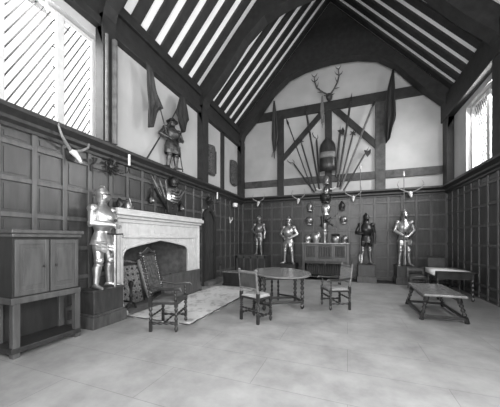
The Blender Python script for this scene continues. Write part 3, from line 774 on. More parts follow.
def fanweapon(label, a, b, head, nm, X0=None, plane='x', group=None, dpt=0, r=.016, pm='wood_pole', cat='polearm'):
    """a: butt, b: tip in (u,z); head kind."""
    A_, B_ = V((a[0], a[1])), V((b[0], b[1])); L_ = (B_ - A_).length; ang = math.atan2(B_[0] - A_[0], B_[1] - A_[1])
    o = bpy.data.objects.new(nm, None); COL.objects.link(o); o['label'] = label; o['category'] = cat
    if group: o['group'] = group
    # local: shaft along +z, flat face normal = local y-, sideways = local x
    if plane == 'y': o.location = (A_[0], X0 + dpt, A_[1]); o.rotation_euler = (0, ang, 0)
    else: o.location = (X0 + dpt, A_[0], A_[1]); o.rotation_euler = Matrix.Rotation(-ang, 4, 'X').to_euler() ; o.rotation_euler = ((Matrix.Rotation(-ang, 4, 'X') @ Matrix.Rotation(PI / 2, 4, 'Z')).to_euler())
    H = L_
    def blade(poly, t=.012, n='blade', m='steel_dark' if plane == 'y' else 'steel_mid'):
        MB().prism(poly, 'y', -t, t).build(n, M[m], o, False, bevel=.003)
    sh = H - .35 if head != 'sword' else H * .2
    MB().tube([(0, 0, 0), (0, 0, sh)], r * (1.6 if plane == 'y' else 1.2), 8).build('shaft' if head != 'sword' else 'grip', M[pm], o)
    if head == 'axe':
        blade([(-.02, sh - .05), (.02, sh - .05), (.02, sh + .02), (.14, sh - .04), (.17, sh + .12), (.10, sh + .26), (.03, sh + .14), (.012, sh + .20), (0, H), (-.015, sh + .16), (-.10, sh + .14), (-.02, sh + .06)])
    elif head == 'hook':
        q = MB().tube([(0, 0, sh - .1), (-.01, 0, sh + .08), (-.10, 0, sh + .16), (-.14, 0, sh + .30), (-.09, 0, H)], [.02, .03, .045, .035, .006], 8, flat=.4)
        q.build('blade', M['steel_dark'], o); MB().tube([(0, 0, sh), (.06, 0, sh + .1), (.05, 0, sh + .22)], [.015, .015, .004], 6).build('spur', M['steel_dark'], o)
    elif head == 'star':
        pts = []
        for k in range(12):
            rr = .13 if k % 2 == 0 else .055; a_ = k * PI / 6; pts.append((rr * math.sin(a_), sh + .16 + rr * math.cos(a_)))
        blade(pts, .02, 'star_head', 'steel_dark'); MB().tube([(0, 0, sh), (0, 0, H)], [.02, .006], 8).build('spike', M['steel_dark'], o)
    elif head == 'spear':
        blade([(-.02, sh), (.02, sh), (.045, sh + .10), (0, H), (-.045, sh + .10)])
    elif head == 'leaf':
        blade([(-.02, sh * .62), (.02, sh * .62), (.04, sh * .7), (.035, sh), (0, H), (-.035, sh), (-.04, sh * .7)], .012)
    elif head == 'sword':
        blade([(-.03, sh + .02), (.03, sh + .02), (.026, H - .12), (0, H), (-.026, H - .12)], .006)
        MB().tube([(-.12, 0, sh), (.12, 0, sh)], .014, 6).build('crossguard', M['iron'], o); MB().ell((0, 0, 0), (.03, .03, .03), 8, 5).build('pommel', M['iron'], o)
    elif head == 'club':
        MB().tube([(0, 0, sh - .45), (0, 0, sh - .1), (0, 0, H)], [.02, .055, .035], 8, flat=.5).build('head', M['steel_dark'], o)
    return o
Gm = 'weapons fanned out above the mantel'
fanweapon('broad spear at the left edge of the fan above the mantel', (5.34, 2.28), (4.70, 3.02), 'leaf', 'short_spear', TX, 'x', Gm, .03, cat='spear')
fanweapon('second sword from the left in the fan above the mantel', (5.34, 2.26), (4.98, 2.95), 'sword', 'short_sword', TX, 'x', Gm, .05, cat='sword')
fanweapon('upright sword left of the round helmet above the mantel', (5.36, 2.26), (5.20, 2.98), 'sword', 'short_sword', TX, 'x', Gm, .05, cat='sword')
fanweapon('sword right of the round helmet above the mantel', (5.44, 2.28), (5.86, 2.88), 'sword', 'short_sword', TX, 'x', Gm, .05, cat='sword')
fanweapon('broad spear at the right edge of the fan above the mantel', (5.46, 2.28), (6.08, 2.92), 'leaf', 'short_spear', TX, 'x', Gm, .03, cat='spear')
fanweapon('short dark club slanting left low in the fan above the mantel', (5.30, 2.22), (4.80, 2.70), 'club', 'war_club', TX, 'x', Gm, .06, cat='club')
for y, z, lb in ((4.76, 2.36, 'pear-shaped powder flask hanging left of the trophy above the mantel'), (5.92, 2.30, 'pear-shaped powder flask hanging right of the trophy above the mantel')):
    o = thing('powder_flask', lb, 'flask', (TX, y, z), 0, 'powder flasks above the mantel')
    MB().lathe([(.01, -.02), (.07, .0), (.085, .07), (.06, .16), (.025, .22), (.025, .27)], 12).build('body', M['steel_dark'], o)
    MB().ell((.06, 0, .05), (.03, .04, .04), 8, 5).build('boss', M['steel'], o)
    MB().tube([(0, -.02, .2), (-.02, -.02, .34), (-.02, .02, .34), (0, .02, .2)], .008, 5).build('cord', M['iron'], o)

# ------------------------------------------------------------------ trophy of weapons on the far gable
YW = YB - .17
Gb = 'polearms fanned out on the far gable'
W = [
 ('axe-headed polearm lowest on the left of the gable fan', (-1.22, 3.36), (-2.22, 4.85), 'hook', 'poleaxe', .018, 'wood_pole'),
 ('long thin spear rising to the left brace of the gable fan', (-1.30, 3.42), (-2.36, 6.5), 'spear', 'spear', .013, 'wood_pole'),
 ('star-headed mace pole on the left of the gable fan', (-1.16, 3.40), (-1.80, 5.62), 'star', 'morning_star', .018, 'wood_pole'),
 ('long dark pike reaching the tie beam on the left of the gable fan', (-1.03, 3.45), (-1.60, 6.95), 'leaf', 'pike', .020, 'wood_pole'),
 ('short hooked polearm just left of the tall drum-shaped shield', (-1.03, 3.7), (-1.16, 5.75), 'hook', 'bill_hook', .022, 'wood_pole'),
 ('short broad hooked polearm just right of the tall drum-shaped shield', (-.40, 3.9), (-.25, 5.85), 'axe', 'halberd', .024, 'wood_pole'),
 ('long dark pike crossing the tie beam on the right of the gable fan', (-.36, 3.5), (.16, 7.05), 'leaf', 'pike', .022, 'wood_pole'),
 ('star-headed mace pole on the right of the gable fan', (-.28, 3.5), (.24, 5.66), 'star', 'morning_star', .018, 'wood_pole'),
 ('long pale spear slanting to the right post of the gable fan', (-.26, 3.4), (.96, 6.65), 'spear', 'spear', .022, 'pole_pale'),
 ('axe-headed polearm lowest on the right of the gable fan', (-.14, 3.36), (.76, 4.95), 'axe', 'poleaxe', .018, 'wood_pole')]
for i, (lb, a, b, hd, nm, r, pm) in enumerate(W):
    fanweapon(lb, a, b, hd, nm, YW, 'y', Gb, -.035 * (i % 3), r, pm)
# tall round-topped shield with pale band
o = thing('tall_shield', 'tall round-topped dark shield with a pale band at the centre of the gable', 'shield', (-.715, YW - .16, 4.10))
pr = [(-.29, 0), (.29, 0), (.30, .55), (.29, .95), (.24, 1.12), (.12, 1.22), (0, 1.25), (-.12, 1.22), (-.24, 1.12), (-.29, .95), (-.30, .55)]
q = MB(); nx = 12; vs = []; fs = []
rw = [(0, .29), (.3, .30), (.55, .30), (.9, .295), (1.05, .26), (1.15, .20), (1.22, .12), (1.25, .03)]
for z, wd in rw:
    for i in range(nx + 1):
        u = -1 + 2 * i / nx; vs.append((wd * u, -.13 * math.sqrt(max(0, 1 - u * u)), z))
for j in range(len(rw) - 1):
    for i in range(nx):
        k = j * (nx + 1) + i; fs.append((k, k + 1, k + nx + 2, k + nx + 1))
solid(MB().add(vs, fs).build('face', M['furn'], o), .02)
vs = []; fs = []
for z in (.52, .73):
    for i in range(nx + 1):
        u = -1 + 2 * i / nx; vs.append((.303 * u, -.145 * math.sqrt(max(0, 1 - u * u)) - .003, z))
fs = [(i, i + 1, i + nx + 2, i + nx + 1) for i in range(nx)]
solid(MB().add(vs, fs).build('pale_band', M['rope'], o), .008)
MB().tube([(0, -.145, .05), (0, -.15, .5)], .01, 5).tube([(0, -.15, .75), (0, -.12, 1.2)], .01, 5).build('ridge', M['iron'], o)
helmet('steel_helmet', 'dull helmet hanging directly below the tall banded shield', -.76, YW - .10, 3.62, F, 1.15, 'steel_mid', None, 0)
o = thing('steel_mask', 'steel face mask below the hanging helmet on the gable', 'mask', (-.78, YW - .10, 3.18))
MB().loft([(0, 0, 0, .05, .05), (0, -.02, .08, .10, .08), (0, -.02, .22, .11, .09), (0, 0, .34, .08, .07), (0, 0, .38, .02, .02)], 14).build('face', M['steel_mid'], o)
MB().tube([(-.05, -.105, .24), (-.02, -.115, .24)], .012, 6).tube([(.02, -.115, .24), (.05, -.105, .24)], .012, 6).build('eye_opening', M['iron'], o)
for s, lb in ((-1, 'small pale tassel left of the face mask'), (1, 'small pale tassel right of the face mask')):
    o = MB().tube([(0, 0, 0), (s * .1, -.02, -.02), (s * .2, 0, .05)], [.03, .02, .03], 7).build('pale_tassel', M['bone'], loc=(-.78 + s * .16, YW - .06, 3.45)); tag(o, lb, 'tassel')

# pennon and banners on the far gable
o = thing('pennon', 'narrow dark pennon hanging left of the gable timber frame', 'banner', (-2.86, YW - .02, 4.9))
MB().tube([(0, .02, 0), (-.0, .02, 2.35)], .018, 8).build('pole', M['wood_pole'], o)
solid(flagcloth(MB(), [((-.03, -.02, 2.38), (.03, -.02, 2.38)), ((-.08, -.03, 1.7), (.12, -.03, 1.75)), ((-.11, -.03, .9), (.18, -.03, .9)), ((-.03, -.03, .22), (.08, -.03, .3))], .03, 2, nrm=(0, 1, 0)).build('cloth', M['flag_mid'], o))
MB().tube([(-.10, 0, .05), (-.06, 0, .25), (.02, 0, .2), (.1, 0, .32)], .02, 6).build('cord', M['rope'], o)
o = thing('pennon', 'short pale pennon hanging from the tie beam above the tall shield', 'banner', (-.92, YW - .06, 5.95))
MB().tube([(0, .01, -.1), (0, .01, 1.15)], .010, 6).build('pole', M['wood_pole'], o)
solid(flagcloth(MB(), [((-.02, -.02, 1.12), (.02, -.02, 1.12)), ((-.07, -.02, .6), (.08, -.02, .6)), ((-.02, -.02, .05), (.08, -.02, .1))], .02, 2, nrm=(0, 1, 0)).build('cloth', M['rope'], o))
o = thing('banner', 'large dark ragged banner on the right post of the far gable', 'banner', (1.40, YW - .10, 4.9))
MB().tube([(-.08, .04, .2), (.14, .04, 2.55)], .018, 8).build('pole', M['wood_pole'], o)
solid(flagcloth(MB(), [((.09, -.02, 2.62), (.13, -.02, 2.62)), ((-.04, -.03, 2.1), (.16, -.03, 2.1)), ((-.14, -.03, 1.6), (.18, -.03, 1.5)), ((-.17, -.03, .95), (.20, -.03, .9)), ((-.15, -.03, .4), (.10, -.03, .6)), ((-.12, -.03, .02), (.02, -.03, .2))], .05, 2, nrm=(0, 1, 0)).build('cloth', M['flag'], o))

# stag head
o = thing('stag_head', 'mounted stag head with tall branching antlers above the tie beam', 'stag head', (-.66, YB - .13, 6.98), F)
MB().tube([(-.02, 0, .0), (.08, 0, .02), (.18, 0, .02), (.26, 0, -.06), (.33, 0, -.12)], [.10, .12, .10, .07, .045], 12).tube([(.12, .09, .06), (.12, .20, .10)], [.03, .01], 8).tube([(.12, -.09, .06), (.12, -.20, .10)], [.03, .01], 8).build('head', M['fur'], o)
for s in (-1, 1):
    q = MB()
    main = [(.12, s * .05, .10), (.12, s * .18, .28), (.12, s * .30, .50), (.12, s * .36, .75), (.10, s * .34, 1.0)] if s > 0 else [(.12, s * .05, .10), (.12, s * .25, .25), (.12, s * .46, .45), (.12, s * .54, .70), (.10, s * .56, .9)]
    q.tube(main, [.035, .03, .028, .024, .012], 8)
    for k, (dx, dy, dz) in ((1, (.15, s * .12, .10)), (1, (.0, s * .20, .02)), (2, (.12, -s * .08, .16)), (3, (0, s * .14, .14)), (3, (0, -s * .16, .18)), (4, (0, -s * .12, .14)), (4, (.05, s * .10, .12))):
        b = main[k]; q.tube([b, (b[0] + dx * .6, b[1] + dy * .6, b[2] + dz * .4), (b[0] + dx, b[1] + dy, b[2] + dz)], [.02, .016, .004], 6)
    q.build('antler', M['dark_antler'], o)

# ------------------------------------------------------------------ carved cupboard (far wall)
o = thing('carved_cupboard', 'wide carved oak cupboard with linenfold panels under the weapon trophy', 'cupboard', (-.78, 10.10, 0))
Wc = .83
MB().box(-Wc + .03, Wc - .03, -.28, .27, .60, 1.33).box(-Wc + .03, Wc - .03, .20, .27, .1, .62).build('carcass', M['panel_dark'], o, False)
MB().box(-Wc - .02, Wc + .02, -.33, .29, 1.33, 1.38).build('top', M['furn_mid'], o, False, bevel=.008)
for sx in (-1, 1):
    for sy in (-1, 1):
        MB().box(sx * (Wc - .04) - .04, sx * (Wc - .04) + .04, (-.31 if sy < 0 else .20), (-.23 if sy < 0 else .28), 0, 1.33).build('corner_post', M['panel'], o, False, bevel=.006)
def linen(mb, x0, x1, y, z0, z1, n=5):
    p = (x1 - x0) / n
    for i in range(n):
        c = x0 + p * (i + .5); mb.tube([(c, y, z0 + .03), (c, y, z1 - .03)], p * .42, 8, flat=1)
for (a, b, nm) in ((-.74, -.30, 'door'), (.30, .74, 'door')):
    q = MB().box(a, b, -.30, -.28, .80, 1.30); dd = q.build(nm, M['panel_dark'], o, False, bevel=.004)
    q = MB(); linen(q, a + .06, b - .06, -.30, .84, 1.26, 5); q.build('linenfold', M['panel'], dd)
    fq = MB().box(a, a + .05, -.32, -.29, .78, 1.31).box(b - .05, b, -.32, -.29, .78, 1.31).box(a + .05, b - .05, -.317, -.29, 1.26, 1.31).box(a + .05, b - .05, -.317, -.29, .78, .83)
    fq.build('door_frame', M['panel'], dd, False)
q = MB().box(-.26, .26, -.30, -.28, .80, 1.30); dd = q.build('centre_panel', M['panel_dark'], o, False)
q = MB(); linen(q, -.22, .22, -.30, .84, 1.26, 5); q.build('linenfold', M['panel'], dd)
for e in (-.29, .24): MB().box(e, e + .05, -.325, -.28, .78, 1.32).build('stile', M['panel'], o, False)
q = MB(); linen(q, -.74, .74, .17, .12, .74, 17); q.build('back_boards', M['panel'], o)
q = MB().box(-.8, .8, -.30, -.26, .70, .78); q.build('rail', M['panel'], o, False)
MB().loft([(0, -.29, .52, .01, .01), (0, -.29, .60, .03, .03), (0, -.29, .70, .045, .03)], 8).build('pendant', M['panel'], o)
MB().box(-.8, .8, -.28, .25, .08, .13).build('pot_board', M['panel_dark'], o, False, bevel=.006)
MB().ell((-.27, -.335, 1.05), (.014, .014, .02), 8, 5).build('knob', M['iron'], o)

# helmets along the top of the cupboard
Gh = 'helmets and armour pieces on the carved cupboard'
helmet('steel_helmet', 'round bright helmet at the left end of the cupboard top', -1.43, 9.98, 1.38, F, 1.1, 'steel', Gh, 2)
helmet('steel_helmet', 'small closed helmet at the right end of the cupboard top', -.09, 9.98, 1.38, F, 1.0, 'steel_mid', Gh, 2)
o = thing('armour_breastplate', 'large bright breastplate on the cupboard top beside the left helmet', 'armour', (-1.12, 9.98, 1.38), 0, Gh)
MB().loft([(0, 0, 0, .11, .08), (0, 0, .08, .13, .10), (0, -.02, .22, .18, .13), (0, -.01, .32, .17, .11), (0, 0, .36, .12, .08)], 16).build('plate', M['steel'], o)
MB().tube([(-.14, 0, .30), (-.10, 0, .38), (-.05, 0, .36)], .025, 6).tube([(.14, 0, .30), (.10, 0, .38), (.05, 0, .36)], .025, 6).build('shoulder_strap', M['steel_mid'], o)
o = thing('armour_breastplate', 'dark-collared breastplate on the cupboard top beside the right helmet', 'armour', (-.42, 9.98, 1.38), 0, Gh)
MB().loft([(0, 0, 0, .12, .09), (0, -.02, .10, .16, .12), (0, -.01, .20, .15, .11), (0, 0, .26, .11, .08)], 16).build('plate', M['steel_mid'], o)
MB().loft([(0, 0, .25, .14, .11), (0, 0, .29, .16, .12), (0, 0, .33, .10, .08)], 16).build('collar', M['steel_dark'], o)
o = thing('standing_greave', 'tall upright piece of leg armour at the centre of the cupboard top', 'armour', (-.80, 9.98, 1.38), 0, Gh)
MB().tube([(0, 0, 0), (0, .01, .15), (0, 0, .34), (0, 0, .42)], [.07, .06, .085, .06], 12).build('greave', M['steel_mid'], o)
MB().ell((0, -.01, .45), (.085, .08, .08), 12, 6).build('knee_cap', M['steel'], o)
MB().tube([(0, 0, .48), (0, 0, .62), (0, 0, .72)], [.07, .09, .095], 12).build('cuisse', M['steel_mid'], o)

# helmets hung on the panelling around the trophy
Gw = 'helmets hung on the far panelling'
YH = YB - .20
for x, z, sc, k, m_, lb in ((-1.40, 2.62, .9, 0, 'steel_mid', 'upper left helmet hung on the panelling over the cupboard'),
                        (-1.42, 2.08, .95, 2, 'steel_mid', 'lower left helmet hung on the panelling over the cupboard'),
                        (-.20, 2.62, .85, 0, 'steel_dark', 'upper right helmet hung on the panelling over the cupboard'),
                        (-.14, 2.10, .85, 2, 'steel_mid', 'lower right helmet hung on the panelling over the cupboard'),
                        (-.80, 2.92, 1.25, 2, 'steel_dark', 'large black helmet hung high at the centre above the cupboard')):
    helmet('steel_helmet', lb, x, YH, z, F, sc * 1.3, m_, Gw, k)
o = thing('small_breastplate', 'bright waisted breastplate hung at the centre above the cupboard', 'armour', (-.79, YH + .02, 2.45))
MB().loft([(0, 0, 0, .12, .08), (0, 0, .07, .10, .07), (0, -.02, .2, .17, .12), (0, -.01, .34, .18, .11), (0, 0, .42, .12, .07)], 16).build('plate', M['steel'], o)
o = thing('hanging_greave', 'dark pieced leg armour hung upright between the helmets on the panelling', 'armour', (-.92, YH + .04, 1.98))
MB().tube([(0, 0, 0), (0, 0, .2), (0, 0, .42)], [.07, .05, .08], 12).build('greave', M['steel_dark'], o)
for lb, a, b in (('short sword crossing up to the left above the cupboard', (-.55, 2.05), (-1.18, 2.50)), ('short sword crossing up to the right above the cupboard', (-1.0, 2.05), (-.34, 2.52)),
                 ('short sword slanting low to the left above the cupboard', (-.62, 2.35), (-1.22, 1.98)), ('short sword slanting low to the right above the cupboard', (-.95, 2.35), (-.36, 1.95))):
    fanweapon(lb, a, b, 'sword', 'short_sword', YB - .10, 'y', 'short swords crossed above the cupboard', 0, .016, cat='sword')

# ------------------------------------------------------------------ small chest in the corner
o = thing('small_chest', 'small dark box standing on the floor by the rug end near the far left corner', 'chest', (-3.50, 7.70, 0), -.06)
MB().box(-.31, .31, -.20, .20, .03, .42).build('body', M['furn'], o, False, bevel=.01)
MB().box(-.33, .33, -.22, .22, .42, .46).build('lid', M['furn_mid'], o, False, bevel=.01)
MB().box(-.33, .33, -.22, .22, 0, .06).build('base_moulding', M['furn'], o, False, bevel=.01)

# ------------------------------------------------------------------ cupboard at the left
o = thing('court_cupboard', 'tall panelled cupboard at the left edge beside the nearest suit', 'cupboard', (-4.10, 2.34, 0))
MB().box(-.22, .19, -.43, .41, .72, 1.58).build('carcass', M['panel_dark'], o, False)
MB().box(-.24, .27, -.47, .45, 1.58, 1.63).box(-.24, .24, -.45, .43, 1.53, 1.58).build('cornice', M['panel'], o, False, bevel=.01)
for sx in (.17, -.2):
    for sy in (-.41, .37): MB().box(sx - .04, sx + .04, sy - .02, sy + .06, 0, .72).build('leg', M['panel'], o, False, bevel=.006)
MB().box(-.24, .22, -.45, .43, .06, .13).build('pot_board', M['panel_dark'], o, False, bevel=.008)
MB().box(-.24, -.20, -.43, .41, .1, .74).build('back_board', M['panel_dark'], o, False)
MB().box(-.23, .22, -.45, .43, .68, .76).build('rail', M['panel'], o, False, bevel=.008)
for (a, b) in ((-.41, -.02), (.0, .39)):
    dd = MB().box(.19, .205, a, b, .78, 1.50).build('door', M['panel'], o, False, bevel=.004)
    MB().box(.205, .22, a, a + .05, .78, 1.5).box(.205, .22, b - .05, b, .78, 1.5).box(.205, .217, a + .05, b - .05, .78, .84).box(.205, .217, a + .05, b - .05, 1.44, 1.5).box(.205, .215, a + .09, b - .09, .90, 1.38).build('door_frame', M['panel'], dd, False, bevel=.004)
    MB().ell((.23, (b - .07) if a < -.2 else (a + .07), 1.14), (.015, .015, .015), 8, 5).build('knob', M['iron'], dd)

# ------------------------------------------------------------------ chairs.  front = local +x
def chair(name, label, x, y, rz, w=.50, dp=.42, sh=.46, bh=.93, arms=None, seat_m='leather', back_m='leather', wood='furn', splay=.0, back='panel', rake=.05, beads=5, group=None, frame_m=None):
    o = thing(name, label, 'chair', (x, y, 0), rz, group)
    a, b = dp / 2, w / 2; r = .031; Wd = M[wood]; Fm = M[frame_m or wood]
    for sy in (-1, 1):      # front legs
        q = MB().box(a - .025, a + .025, sy * b - .025, sy * b + .025, sh - .10, sh).box(a - .022, a + .022, sy * b - .022, sy * b + .022, .10, .17)
        q.turned((a, sy * b, .0), (a, sy * b, .10), r, 1).turned((a, sy * b, .17), (a, sy * b, sh - .10), r, beads)
        q.build('front_leg', Wd, o)
        q = MB().box(-a - .022, -a + .022, sy * b - .022, sy * b + .022, .0, .17).turned((-a, sy * b, .17), (-a, sy * b, sh - .10), r, beads).box(-a - .025, -a + .025, sy * b - .025, sy * b + .025, sh - .10, sh + .06)
        q.build('rear_leg', Wd, o)
        top = (-a - rake, sy * b, bh)
        q = MB()
        if back == 'high': q.turned((-a, sy * b, sh + .06), top, .030, 12)
        else: q.tube([(-a, sy * b, sh + .04), top], [.022, .02], 6)
        q.ell((top[0], top[1], top[2] + .015), (.026, .026, .03), 8, 5)
        q.build('back_post', Fm, o)
    # seat
    MB().box(-a - .02, a + .03, -b - .01, b + .01, sh - .06, sh - .01).build('seat_rail', Wd, o, False, bevel=.006)
    q = MB(); n = 8; vs = []; fs = []
    for j in range(n + 1):
        for i in range(n + 1):
            u, v_ = -1 + 2 * i / n, -1 + 2 * j / n
            vs.append((.005 + u * (a + .03), v_ * (b + .015), sh + .045 * (1 - u ** 4) * (1 - v_ ** 4) + (.0 if abs(u) < 1 and abs(v_) < 1 else -.012)))
    for j in range(n):
        for i in range(n):
            k = j * (n + 1) + i; fs.append((k, k + 1, k + n + 2, k + n + 1))
    so = q.add(vs, fs).build('seat', M[seat_m], o); solid(so, .02)
    # stretchers
    z1 = .135
    for sy in (-1, 1): MB().turned((-a, sy * b, z1), (a, sy * b, z1), .024, 4).build('stretcher', Wd, o)
    MB().turned((0, -b, z1), (0, b, z1), .019, 4).build('stretcher', Wd, o)
    MB().turned((a, -b, .27), (a, b, .27), .022, 5).build('stretcher', Wd, o)
    MB().turned((-a, -b, .24), (-a, b, .24), .019, 5).build('stretcher', Wd, o)
    # back
    def bx(z): return -a - rake * (z - sh) / (bh - sh)
    z0, zt = sh + (.14 if back != 'high' else .10), bh - .02
    bk = MB().add([(bx(z0) - .012, -b, z0), (bx(z0) - .012, b, z0), (bx(zt) - .012, b, zt), (bx(zt) - .012, -b, zt), (bx(z0) + .014, -b, z0), (bx(z0) + .014, b, z0), (bx(zt) + .014, b, zt), (bx(zt) + .014, -b, zt)],
                  [(0, 1, 2, 3), (7, 6, 5, 4), (0, 4, 5, 1), (1, 5, 6, 2), (2, 6, 7, 3), (3, 7, 4, 0)])
    bk.build('back_panel', M[back_m], o, False, bevel=.008)
    MB().tube([(bx(z0), -b, z0), (bx(z0), b, z0)], .02, 8).build('lower_back_rail', Fm, o)
    q = MB().tube([(bx(zt), -b, zt), (bx(zt), b, zt)], .028, 8)
    if back == 'high':
        q.tube([(bx(zt), -b, zt), (bx(zt), -b * .45, zt + .04), (bx(zt), 0, zt + .09), (bx(zt), b * .45, zt + .04), (bx(zt), b, zt)], [.02, .03, .035, .03, .02], 8)
    q.build('top_rail', Fm, o)
    if back == 'high':
        q = MB()
        for sy in (-1, 1):
            for k in range(16):
                z = z0 + (zt - z0) * (k + .5) / 16; q.ell((bx(z) - .018, sy * (b - .035), z), (.008, .008, .008), 6, 4); q.ell((bx(z) + .018, sy * (b - .035), z), (.008, .008, .008), 6, 4)
        q.build('nail_trim', M['steel'], o)
    if arms:
        for sy in (-1, 1):
            MB().turned((a - .01, sy * b, sh), (a - .01, sy * b, arms - .03), .022, 3).build('arm_support', Wd, o)
            MB().tube([(bx(arms + .03), sy * b, arms + .035), (0, sy * (b + .01), arms - .01), (a - .02, sy * (b + .02), arms), (a + .07, sy * (b + .03), arms + .005), (a + .10, sy * (b + .03), arms - .03)], [.020, .022, .024, .028, .018], 8).build('arm', Wd, o)
    return o
def heading(dx, dy): return math.atan2(dy, dx)
chair('high_back_armchair', 'dark high-backed armchair with nailed back standing on the edge of the rug', -2.88, 3.62, heading(.39, .13), .53, .42, .50, 1.26, arms=.70, seat_m='leather', back_m='tapestry', back='high', rake=.17, beads=3)
chair('turned_side_chair', 'bobbin-turned side chair with pale seat and leather back left of the oval table', -1.60, 4.49, heading(.14, .31), .43, .34, .48, .93, seat_m='cushion', back_m='leather', wood='furn', rake=.05, beads=5, frame_m='furn_frame')
M['cane'] = mat('woven_cane', .24, .6, 0, 60, .5)
chair('cane_armchair', 'open armchair with woven square back right of the oval table', -.255, 5.97, heading(-.375, -.18), .50, .42, .44, .93, arms=.64, seat_m='cane', back_m='cane', wood='furn', rake=.06, beads=3, frame_m='furn_frame')

# ------------------------------------------------------------------ oval gateleg table
o = thing('gateleg_table', 'oval gateleg table with polished top in the middle of the floor', 'table', (-1.40, 5.57, 0), math.atan2(.41, .73))
TH = .78
n = 40
top = [[((.63) * c_ * math.cos(2 * PI * k / n), .90 * c_ * math.sin(2 * PI * k / n), z) for k in range(n)] for c_, z in ((.985, TH - .03), (1, TH - .02), (1, TH - .008), (.99, TH))]
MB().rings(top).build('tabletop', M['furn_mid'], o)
hx, hy = .42, .24
for sx in (-1, 1):
    for sy in (-1, 1):
        q = MB().box(sx * hx - .03, sx * hx + .03, sy * hy - .03, sy * hy + .03, .60, TH - .03).box(sx * hx - .03, sx * hx + .03, sy * hy - .03, sy * hy + .03, .10, .20)
        q.turned((sx * hx, sy * hy, .20), (sx * hx, sy * hy, .60), .044, 4).turned((sx * hx, sy * hy, 0), (sx * hx, sy * hy, .10), .044, 1)
        q.build('leg', M['furn'], o)
for sy in (-1, 1): MB().box(-hx, hx, sy * hy - .015, sy * hy + .015, .64, TH - .03).build('side_rail', M['furn'], o, False, bevel=.004); MB().box(-hx, hx, sy * hy - .022, sy * hy + .022, .12, .17).build('side_stretcher', M['furn'], o, False, bevel=.004)
for sx in (-1, 1): MB().box(sx * hx - .015, sx * hx + .015, -hy, hy, .64, TH - .03).build('end_rail', M['furn'], o, False, bevel=.004); MB().box(sx * hx - .022, sx * hx + .022, -hy, hy, .12, .17).build('end_stretcher', M['furn'], o, False, bevel=.004)
for (gx, gy, px_, py_) in ((-.05, .62, -.42, .26), (.10, .58, .42, .26)):
    q = MB().turned((gx, gy, .0), (gx, gy, .10), .03, 1).turned((gx, gy, .2), (gx, gy, .60), .03, 4).box(gx - .025, gx + .025, gy - .025, gy + .025, .10, .20).box(gx - .025, gx + .025, gy - .025, gy + .025, .60, TH - .03)
    q.build('gate_leg', M['furn'], o)
    MB().tube([(gx, gy, .15), (px_, py_, .15)], .022, 6).tube([(gx, gy, .68), (px_, py_, .68)], .022, 6).build('gate_rail', M['furn'], o)

# ------------------------------------------------------------------ bench at right
o = thing('long_bench', 'long plain oak bench with turned legs at the right of the floor', 'bench', (1.64, 6.22, 0), 0)
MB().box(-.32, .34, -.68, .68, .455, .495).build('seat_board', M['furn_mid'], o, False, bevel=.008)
for sx in (-1, 1):
    for sy in (-1, 1):
        t_ = (sx * .24, sy * .54, .46); f_ = (sx * .35, sy * .62, 0)
        q = MB().tube([lerp(f_, t_, 0), lerp(f_, t_, .24)], [.04, .04], 4).turned(lerp(f_, t_, .24), lerp(f_, t_, .74), .038, 3).tube([lerp(f_, t_, .74), t_], [.044, .044], 4)
        q.build('leg', M['furn'], o)
    MB().box(sx * .33 - .022, sx * .33 + .022, -.60, .60, .05, .10).build('side_stretcher', M['furn'], o, False, bevel=.004)
    MB().box(sx * .25 - .014, sx * .25 + .014, -.60, .60, .37, .46).build('apron', M['furn'], o, False, bevel=.004)
for sy in (-1, 1): MB().box(-.33, .33, sy * .605 - .022, sy * .605 + .022, .05, .10).build('end_stretcher', M['furn'], o, False, bevel=.004)
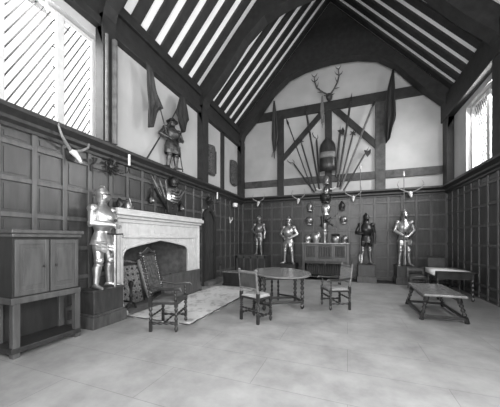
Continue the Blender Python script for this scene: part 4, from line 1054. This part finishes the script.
# side table with white runner and a chair beyond
o = thing('side_table', 'dark side table under a white runner at the right edge', 'table', (2.45, 8.0, 0))
MB().box(-.40, .42, -.45, .45, .68, .72).build('tabletop', M['furn'], o, False, bevel=.008)
MB().box(-.36, .38, -.40, .40, .52, .68).build('apron', M['furn'], o, False)
for sx in (-.34, .36):
    for sy in (-.38, .38): MB().turned((sx, sy, 0), (sx, sy, .54), .034, 5).build('leg', M['furn'], o)
vs = [(-.42, -.42, .60), (-.42, .42, .60), (-.415, .42, .727), (-.415, -.42, .727), (.3, .42, .727), (.3, -.42, .727)]
q = MB().add(vs, [(0, 1, 2, 3), (3, 2, 4, 5)]).build('table_runner', M['cloth_white'], loc=(2.45, 8.0, 0)); solid(q, .006)
tag(q, 'white linen runner lying on the dark side table at the right edge', 'cloth')
chair('ladder_chair', 'plain dark chair standing behind the side table at the right edge', 2.55, 9.15, F, .44, .38, .46, .98, seat_m='leather', back_m='leather', wood='panel_dark', beads=4)
chair('low_stool_chair', 'low light oak chair half hidden behind the bench', 1.95, 8.95, F, .40, .36, .40, .62, seat_m='leather', back_m='panel', wood='panel', beads=3)

# ------------------------------------------------------------------ lawn outside so that the windows look onto something
struct('ground', MB().box(-40, 40, -40, 50, -.6, -.45), M['grass'], 'ground outside the hall', 'ground')

# ------------------------------------------------------------------ light
wd = bpy.data.worlds.new('world'); bpy.context.scene.world = wd; wd.use_nodes = True
bg = wd.node_tree.nodes['Background']; bg.inputs['Color'].default_value = (1, 1, 1, 1); bg.inputs['Strength'].default_value = 1.8
def area(name, loc_, target, sx, sy, power):
    l = bpy.data.lights.new(name, 'AREA'); l.shape = 'RECTANGLE'; l.size = sx; l.size_y = sy; l.energy = power
    o = bpy.data.objects.new(name, l); COL.objects.link(o); o.location = loc_
    o.rotation_euler = (V(target) - V(loc_)).to_track_quat('-Z', 'Y').to_euler(); return o
area('right_window_light', (XR + .5, 7.65, 4.5), (-2.4, 7.4, .8), 2.7, 1.9, 620)
area('near_window_light', (XR + .5, .7, 3.0), (-2.5, 4.5, 1.0), 2.4, 3.2, 520)
area('end_fill_light', (-.4, YF + .15, 4.6), (-1.2, 8.5, 3.0), 4.5, 2.6, 480)  # added fill lamp inside the plain end wall, which has no window
area('left_window_light', (XL - .6, 2.4, 4.6), (0, 4.5, .3), 2.2, 1.9, 240)

area('roof_fill_light', (-.4, YF + .3, 1.2), (-1.5, 8, 8), 4.0, 1.2, 300)  # added uplight to brighten the roof plaster, not a lamp of the hall

# ------------------------------------------------------------------ camera
c = bpy.data.cameras.new('camera'); c.lens = 36 * 255 / 500; c.sensor_width = 36; c.shift_y = 36 / 500; c.clip_end = 200
co = bpy.data.objects.new('camera', c); COL.objects.link(co)
co.location = (0, 0, 1.5); co.rotation_euler = (PI / 2, 0, math.atan2(97.5, 255))
bpy.context.scene.camera = co
vs_ = bpy.context.scene.view_settings
vs_.view_transform = 'Standard'; vs_.exposure = 0; vs_.gamma = 1
